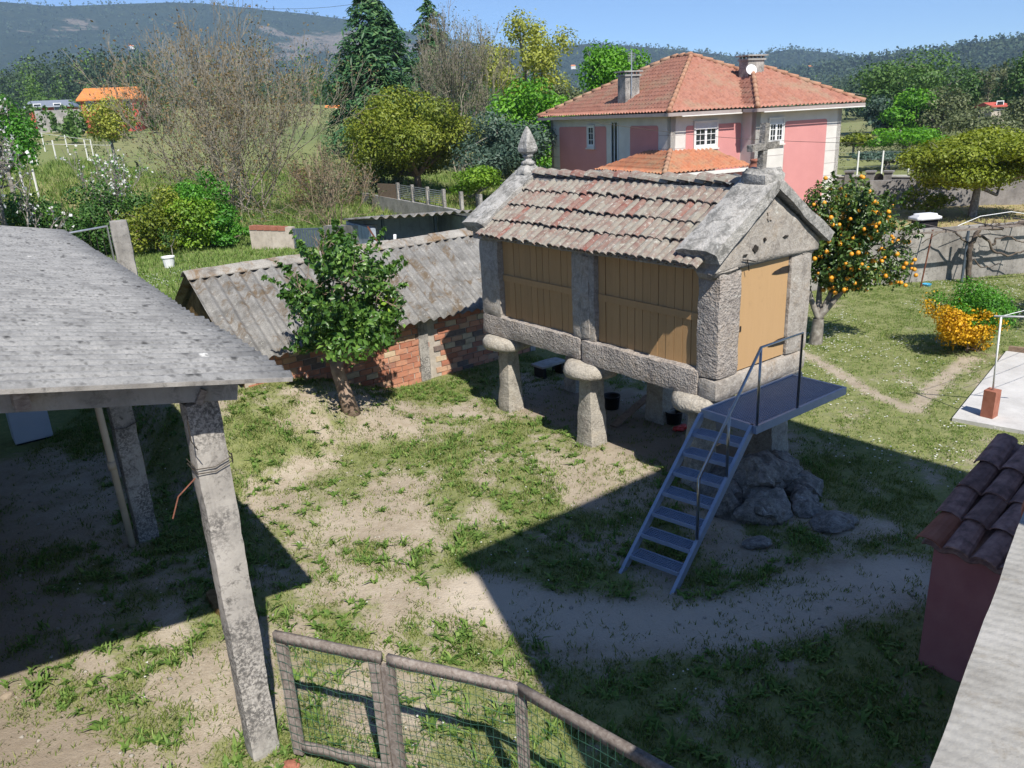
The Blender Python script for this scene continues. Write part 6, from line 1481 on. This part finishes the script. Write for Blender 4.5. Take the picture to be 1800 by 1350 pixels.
# --- blossom trees at the left edge
t_, b_, tips = bare('blossom_tree', 'pear tree with white blossom and grey bark at the hedge end', 4, 362, 24, 250, 108, 61, 3, 5, 'bark_grey', 'leaf_bright', 600, .09, 1.3, .13, .62)
rg = np.random.default_rng(6); P = tips[rg.integers(0, len(tips), 1500)]+rg.normal(size=(1500, 3))*.08; leaf_mesh('blossom', P, rg.normal(size=(1500, 3)), .10, .09, 'petal_white', t_, rg)
t_, b_, tips = bare('blossom_shrub', 'young white-flowering shrub between the meadow and the hedge', 192, 335, 29, 110, 262, 62, 6, 3, 'bark_grey', 'leaf_ivy', 900, .09, 1.3, .03, .5, 'shrub')
P = tips[rg.integers(0, len(tips), 420)]+rg.normal(size=(420, 3))*.06; leaf_mesh('blossom', P, rg.normal(size=(420, 3)), .09, .08, 'petal_white', t_, rg)
big(25, 345, 36, 100, 165, 300, 3000, .16, .09, 'leaf_ivy', 'leafy_tree', 'fresh green tree half hidden behind the white blossom', 63, 14)
big(196, 250, 60, 66, 172, 245, 3200, .20, .11, 'leaf_spring', 'meadow_tree', 'small yellow-green tree standing before the red house', 64, 12)
# --- hedge behind the shed: separate bushes
hp = [(48, 372, 27.5, 95, 342, 'leaf_hedge', 'dark green hedge bush nearest the blossoming pear tree'), (125, 392, 27.5, 125, 335, 'leaf_hedge', 'broad dark green hedge bush with a ragged top'), (205, 402, 28, 120, 326, 'leaf_hedge', 'dark hedge bush right behind the concrete gate post'), (278, 412, 28, 120, 338, 'leaf_gold', 'yellow-tinged hedge bush in the middle of the hedge'), (340, 410, 28.2, 90, 350, 'leaf_lime', 'lime-tinted hedge bush left of the tall ivy bush'), (362, 400, 29.0, 92, 308, 'leaf_ivy', 'tall bright green ivy bush standing above the hedge'), (405, 420, 28.2, 74, 378, 'leaf_ivy', 'low bright bush between the hedge and the plastered wall')]
for i, (px, pyb, y, wp, top, mt_, lb_) in enumerate(hp):
    b = at_px(px, pyb, y); s = y/cp/FPX; leafy('hedge_bush', lb_, 'hedge', b, wp*s*1.15, .12, hgt(px, top, b), 5200 if wp > 80 else 3000, .11, .065, mt_, 'bark_brown', 70+i, 16, dy=wp*s*.9, group='hedge bushes behind the shed', lo=.26, hi=.44)
for i, (px, pyb, y, wp, top, lb_) in enumerate(((300, 428, 27, 30, 395, 'thin sapling tied on the back lawn before the hedge'),)):
    b = at_px(px, pyb, y); leafy('sapling', lb_, 'sapling', b, .6, .35, 1.0, 260, .08, .04, 'leaf_hedge', 'bark_grey', 80, 5, trunk_r=.02)
wbk = zg(DY(297, 462, 25.5)); o = MB().lathe(wbk, [(.15, 0), (.19, .34), (.21, .35), (.21, .31), (.17, .28)], 14).build('bucket', 'white_paint'); tag(o, 'white bucket on the back lawn above the brick outhouse', 'bucket')
# --- weeds along the outhouse wall
for i, (px, py, y, w, h) in enumerate(((460, 616, 0, .35, .35), (520, 622, 0, .4, .4), (500, 600, 0, .3, .3))):
    b = hit(px, py); leafy('weed', 'leafy green weed growing at the foot of the mossy outhouse end', 'weed', b, w, .03, h, 260, .07, .045, 'leaf_ivy', 'bark_brown', 90+i, 5, group='weeds by the outhouse', trunk_r=.012)
# --- right background
def rbig(px, pyb, y, w, top, n, mat, name, label, seed, low=None, **kw): return big(px, pyb, y, w, top, low or (pyb-6), n, y*.0042, y*.0024, mat, name, label, seed, 16, **kw)
rbig(1602, 205, 120, 170, 96, 8500, 'leaf_oak', 'oak_tree', 'biggest dark green oak with a domed crown beyond the field', 101)
rbig(1545, 205, 126, 60, 128, 2200, 'leaf_oak', 'oak_tree', 'smaller green tree leaning on the left of the domed oak', 102)
rbig(1588, 236, 100, 78, 162, 3600, 'leaf_bright', 'leafy_tree', 'fresh green round tree in front of the domed oak', 103)
rbig(1548, 236, 101, 48, 172, 2000, 'leaf_bluegreen', 'leafy_tree', 'dark blue-green tree left of the fresh green round tree', 104)
rbig(1650, 240, 98, 84, 158, 3600, 'leaf_olive', 'leafy_tree', 'brown-green bushy tree right of the fresh green round tree', 105)
rbig(1702, 205, 128, 50, 128, 2200, 'leaf_oak', 'leafy_tree', 'green tree between the domed oak and the grey leafless one', 106)
bare('grey_tree', 'grey twiggy tree standing among the green trees by the hut', 1745, 205, 125, 78, 118, 107, 7, 3, 'twig_grey', 'leaf_olive', 2600, .4, 1.6, .12, .45)
rbig(1795, 215, 112, 80, 95, 4200, 'leaf_oak', 'leafy_tree', 'tall dark tree beside the hut with the pink-red roof', 108)
rbig(1715, 252, 86, 95, 192, 2600, 'leaf_olive', 'leafy_shrub', 'pale grey-green thicket behind the spreading tree', 109, cat='shrub')
rbig(1790, 232, 95, 70, 172, 2600, 'leaf_olive', 'leafy_shrub', 'dull green shrub below the dark tree by the hut', 110, cat='shrub')
rbig(1590, 262, 74, 120, 226, 3200, 'leaf_bright', 'field_shrub', 'long low bright green shrub in the field behind the fence posts', 111, cat='shrub')
rbig(1500, 262, 76, 50, 236, 1200, 'leaf_gold', 'field_shrub', 'yellow-green shrub in the field at the corner of the pink house', 112, cat='shrub')
rbig(1560, 288, 64, 110, 266, 2000, 'leaf_bluegreen', 'field_shrub', 'dark low shrub row directly behind the white fence posts', 113, cat='shrub')
# meadow trellis posts at the left
tp_ = thing('vine_trellis', 'pale posts and wires of a small vineyard on the left meadow', 'trellis', at_px(95, 240, 62))
for k, (px, py, y) in enumerate(((60, 262, 58), (95, 262, 60), (150, 258, 62), (196, 256, 64), (75, 246, 70), (115, 246, 72), (158, 244, 74), (62, 320, 42), (40, 325, 41))):
    b = at_px(px, py, y); MB().tube([b-V3([0, 0, .2]), b+V3([0, 0, 1.5])], .05, 5).build('post', 'white_wall', tp_)
for k, (a, b) in enumerate((((60, 262, 58), (196, 256, 64)), ((75, 246, 70), (158, 244, 74)))):
    p, q = at_px(*a)+V3([0, 0, 1.45]), at_px(*b)+V3([0, 0, 1.45]); MB().tube([p, q], .02, 4).build('wire', 'white_wall', tp_)
# --- woods on the plain: reads as one mass
def wood(name, label, spec, n, seed, mat='wood_far', per=110, lsz=.05):
    rg = np.random.default_rng(seed); P, Nn, R_, Ls = [], [], [], []
    for _ in range(n):
        px0, px1, y0, y1, h0, h1 = spec[rg.integers(0, len(spec))]
        y = rg.uniform(y0, y1); px = rg.uniform(px0, px1); d = ray(px, 210); x = d[0]/d[1]*y; z = tz(x, y); h = rg.uniform(h0, h1); w = h*rg.uniform(.16, .26)
        k = 7; C = np.stack([rg.normal(size=k)*w*.55, rg.normal(size=k)*w*.55, h*(.25+.70*np.linspace(0, 1, k))], 1); r = w*(1.1-.55*np.linspace(0, 1, k))
        pk = rg.integers(0, k, per); dd = rg.normal(size=(per, 3)); dd /= np.linalg.norm(dd, axis=1, keepdims=True)
        q = C[pk]+dd*(r[pk]*rg.uniform(.6, 1.1, per))[:, None]+V3([x, y, z]); P.append(q); Nn.append(dd+rg.normal(size=(per, 3))*.4); R_.append(np.full(per, rg.normal(.45, .22))+rg.normal(0, .15, per))
    P = np.concatenate(P); o = leaf_mesh(name, P, np.concatenate(Nn), lsz*np.mean([s_[5] for s_ in spec]), lsz*.75*np.mean([s_[5] for s_ in spec]), mat, None, rg, np.concatenate(R_)); tag(o, label, 'woodland', None, 'stuff')
wood('woodland', 'dark eucalyptus wood at the foot of the tall ridge', [(50, 285, 300, 380, 15, 25), (-80, 60, 310, 380, 12, 20), (285, 640, 320, 420, 8, 16)], 800, 3)
wood('woodland', 'belt of dark woods on the plain beyond the houses', [(640, 1000, 420, 620, 12, 22), (1000, 1560, 480, 800, 10, 20), (1460, 1900, 320, 560, 8, 17), (1500, 1860, 180, 300, 6, 12)], 900, 4)
wood('scrub', 'rough olive scrub spread over the meadow and fields', [(560, 660, 52, 120, .8, 2.2), (120, 560, 60, 130, .5, 1.3), (1470, 1640, 66, 130, .8, 2.0), (1640, 1860, 70, 130, .8, 2.2), (560, 720, 42, 60, .5, 1.1)], 420, 8, 'leaf_olive', 70, .07)
wood('woodland', 'scattered greenery and hedges on the flat fields behind the red house', [(0, 640, 150, 290, 4, 11), (900, 1500, 150, 300, 4, 9), (560, 900, 110, 260, 4, 10), (0, 300, 90, 140, 1.5, 4)], 330, 5, 'leaf_oak')
# ---------------------------------------------------------------- grass, weeds and daisies: nobody could count them
def blades(name, label, P, hmin, hmax, wd, mat, seed, lean=.6, rnd=None, plain=False):
    rg = np.random.default_rng(seed); n = len(P); a = rg.uniform(0, 2*math.pi, n); h = rg.uniform(hmin, hmax, n); le = lean*rg.uniform(.3, 1.3, n)*h
    d = np.stack([np.cos(a), np.sin(a), np.zeros(n)], 1); s = np.stack([-np.sin(a), np.cos(a), np.zeros(n)], 1)*(wd*rg.uniform(.6, 1.3, n))[:, None]
    up_ = np.stack([np.zeros(n), np.zeros(n), h], 1)
    if plain:
        V = np.stack([P-s*.5, P+s*.5, P+d*le[:, None]+up_], 1).reshape(-1, 3); r = np.clip(rg.normal(.45, .25, n), 0, 1)
        o = mk(name, V, np.arange(n*3).reshape(n, 3), mat, None, False, dict(rnd=np.repeat(r, 3))); tag(o, label, 'grass', None, 'stuff'); return o
    V = np.stack([P-s*.5, P+s*.5, P+d*(le*.35)[:, None]+up_*.6+s*.45, P+d*(le*.35)[:, None]+up_*.6-s*.45, P+d*le[:, None]+up_*np.clip(1-lean*.25, .3, 1)], 1).reshape(-1, 3)
    i = np.arange(n)*5; F_ = np.concatenate([np.stack([i, i+1, i+2], 1), np.stack([i, i+2, i+3], 1), np.stack([i+3, i+2, i+4], 1)])
    r = np.clip(rg.normal(.45, .25, n), 0, 1) if rnd is None else np.clip(rnd, 0, 1)
    o = mk(name, V, F_, mat, None, False, dict(rnd=np.repeat(r, 5))); tag(o, label, 'grass', None, 'stuff'); return o
rgG = np.random.default_rng(77)
def blocked(x, y):
    u, v = guv(x, y)
    b_ = (v > 7.8) & (v < 11.6) & (u > -4.3) & (u < 3.4)
    dd = seg_d(x, y, [tuple(gz(700, 1350)[:2]), tuple(gz(700, 1350)[:2]+V3([.01, 0]))])*0
    px = (x-pa0[0])*PF.ex[0]+(y-pa0[1])*PF.ex[1]; py = (x-pa0[0])*PF.ey[0]+(y-pa0[1])*PF.ey[1]
    b_ |= (px > -.05) & (px < Lpad+.15) & (py < .05) & (py > -7)
    return b_
def infront(x, y, m=.06):
    """only where the photograph looks: keep what falls inside the view cone plus a margin"""
    d = y*cp+CAM_H*sp; return (np.abs(x)/d < .66+m) & (y > 4.6)
def scatter(n, x0, x1, y0, y1, dens, seed):
    rg = np.random.default_rng(seed); x = rg.uniform(x0, x1, n); y = rg.uniform(y0, y1, n)
    k = infront(x, y) & ~blocked(x, y); x, y = x[k], y[k]; k = rg.random(len(x)) < dens(x, y); x, y = x[k], y[k]
    return x, y
def tufts(x, y, per, spread, seed):
    rg = np.random.default_rng(seed); X_ = np.repeat(x, per)+rg.normal(size=len(x)*per)*spread; Y_ = np.repeat(y, per)+rg.normal(size=len(x)*per)*spread
    return np.stack([X_, Y_, terrain(X_, Y_)-.004], 1)
isl = lambda x, y: sm(guv(x, y)[0], 2.0, 3.4)                      # lawn side
patch = lambda x, y: sm(.5*fbm(x*1.3, y*1.3, 41)+.5*fbm(x*3.7, y*3.7, 43), .43, .58)
x, y = scatter(115000, -9, 6, 4.6, 19, lambda x, y: (.30+.70*patch(x, y))*(.12+.88*greenness(x, y))*(1-isl(x, y)), 1)
blades('yard_grass', 'short patchy yellow-green grass of the sandy yard', tufts(x, y, 6, .035, 2), .02, .06, .014, 'grass_yard', 2, 1.0, None, True)
x, y = scatter(6000, -9, 5, 4.6, 18, lambda x, y: sm(patch(x, y)*greenness(x, y), .25, .75)*(1-isl(x, y)), 5)
blades('weed_tufts', 'taller fresh green weed tufts in the sandy yard', tufts(x, y, 14, .05, 6), .04, .11, .014, 'grass_weed', 6, .9)
# broad-leaved rosettes
x, y = scatter(4200, -8, 4, 4.8, 17, lambda x, y: (.15+.6*patch(x+7, y))*sm(greenness(x, y), .1, .5)*(1-isl(x, y)), 9)
blades('weed_rosettes', 'flat broad-leaved weed rosettes on the sandy yard', tufts(x, y, 9, .018, 10), .03, .10, .034, 'grass_weed', 10, 1.7)
x, y = scatter(700, -7, 1.5, 4.8, 10, lambda x, y: (.2+.5*patch(x+3, y))*sm(greenness(x, y), .1, .5), 19)
blades('weed_rosettes', 'larger coarse weeds near the gate and pillar', tufts(x, y, 14, .04, 20), .05, .16, .022, 'grass_weed', 20, 1.3)
x, y = scatter(80000, 1, 17, 6, 26, lambda x, y: (.25+.75*patch(x, y))*greenness(x, y)*isl(x, y), 11)
blades('lawn_grass', 'short mown lawn grass right of the granary', tufts(x, y, 6, .04, 12), .02, .055, .015, 'grass_lawn', 12, .9, None, True)
x, y = scatter(26000, -16, 3, 17, 34, lambda x, y: sm(guv(x, y)[1], 9.4, 10.6)*.9, 13)
blades('back_lawn_grass', 'lush green grass of the raised back lawn', tufts(x, y, 6, .06, 14), .05, .16, .026, 'grass_lush', 14, .8, None, True)
x, y = scatter(14000, -32, 2, 33, 60, lambda x, y: .75+0*x, 15)
blades('meadow_grass', 'taller rough grass of the meadow behind the hedge', tufts(x, y, 5, .12, 16), .15, .42, .05, 'grass_lawn', 16, .8, None, True)
x, y = scatter(4200, 9, 30, 25.5, 42, lambda x, y: .5+0*x, 17)
blades('dry_grass', 'thin straw-coloured grass of the dry yard', tufts(x, y, 5, .10, 18), .05, .16, .03, 'grass_yard', 18, .9, np.full(len(x)*5, .95))
def daisies(label, x, y, r, seed):
    rg = np.random.default_rng(seed); n = len(x); z = terrain(x, y)+rg.uniform(.03, .07, n); P = np.stack([x, y, z], 1); k = 6; V = []
    for j in range(k): a = 2*math.pi*j/k; V.append(P+np.stack([np.full(n, math.cos(a)*r), np.full(n, math.sin(a)*r), rg.uniform(-.006, .006, n)], 1))
    V = np.stack(V, 1).reshape(-1, 3); F_ = np.arange(n*k).reshape(n, k); o = mk('daisies', V, F_, 'petal_white', None, False, dict(rnd=np.full(n*k, .6))); tag(o, label, 'flowers', None, 'stuff')
x, y = scatter(9000, 2, 16, 7, 24, lambda x, y: sm(fbm(x*.9, y*.9, 61), .42, .62)*isl(x, y)*.95*sm(greenness(x, y), .3, .7), 21); daisies('white daisies dotted over the lawn right of the granary', x, y, .017, 22)
x, y = scatter(9000, -14, -3, 18, 28, lambda x, y: sm(fbm(x*.5, y*.5, 63), .5, .66)*sm(guv(x, y)[1], 9.6, 10.6), 23); daisies('white daisies in the raised back lawn', x, y, .022, 24)
x, y = scatter(700, -6, 2, 5, 13, lambda x, y: .35*sm(greenness(x, y), .3, .7)*(1-isl(x, y)), 25); daisies('few white daisies in the sandy yard', x, y, .011, 26)
# pebbles and clods on the bare soil
x, y = scatter(5200, -8, 5, 4.8, 15, lambda x, y: (1-greenness(x, y))*.5*(1-isl(x, y)), 31); rg = np.random.default_rng(32); s = .004+.012*rg.random(len(x))**4*2
o = blobs('pebbles', np.stack([x, y, terrain(x, y)+s*.3], 1), np.stack([s*1.2, s, s*.7], 1), 'granite_post', 33, .3); tag(o, 'small pebbles and clods on the bare sandy soil', 'pebbles', None, 'stuff')
for px, py, s, lb_ in ((128, 1128, .07, 'brick-coloured clod on the bare floor before the open shed'), (12, 1225, .06, 'brown round clod by the edge of the sandy floor')):
    p = zg(gz(px, py)); o = boulder('clod', p+V3([0, 0, s*.3]), (s*1.3, s, s*.7), 'soil', None, px, .5, 2); tag(o, lb_, 'clod')
# overhead cables
cb0 = thing('overhead_cable', 'thin overhead cables crossing the sky before the ridge', 'cable', DY(640, 2, 45))
for k, (a, b) in enumerate((((430, 14, 45), (700, -6, 45)), ((950, 200, 31), (1520, 252, 31)))):
    p, q = DY(*a), DY(*b); MB().tube([p*(1-f)+q*f-V3([0, 0, .25*math.sin(math.pi*f)]) for f in np.linspace(0, 1, 10)], .008, 4).build('cable', 'wire_dark', cb0)
for o in bpy.data.objects:
    if o.name.split('.')[0] in ('buds', 'blossom', 'green_buds', 'yellow_leaves', 'green_leaves'): o['kind'] = 'stuff'
# ---------------------------------------------------------------- the air
m, t, out = nodes('haze_air')
pv = N(t, 'ShaderNodeVolumePrincipled'); pv.inputs['Color'].default_value = (.5, .71, 1.0, 1); pv.inputs['Density'].default_value = .00017; pv.inputs['Anisotropy'].default_value = .0
L(t, pv.outputs[0], out.inputs['Volume'])
hz_ = MB().box(WORLD, -4200, 4200, -700, 4200, -12, 620).build('haze', 'haze_air'); kind(hz_, 'stuff')
hz_['label'] = 'pale blue haze in the air over the valley'; hz_['category'] = 'haze'
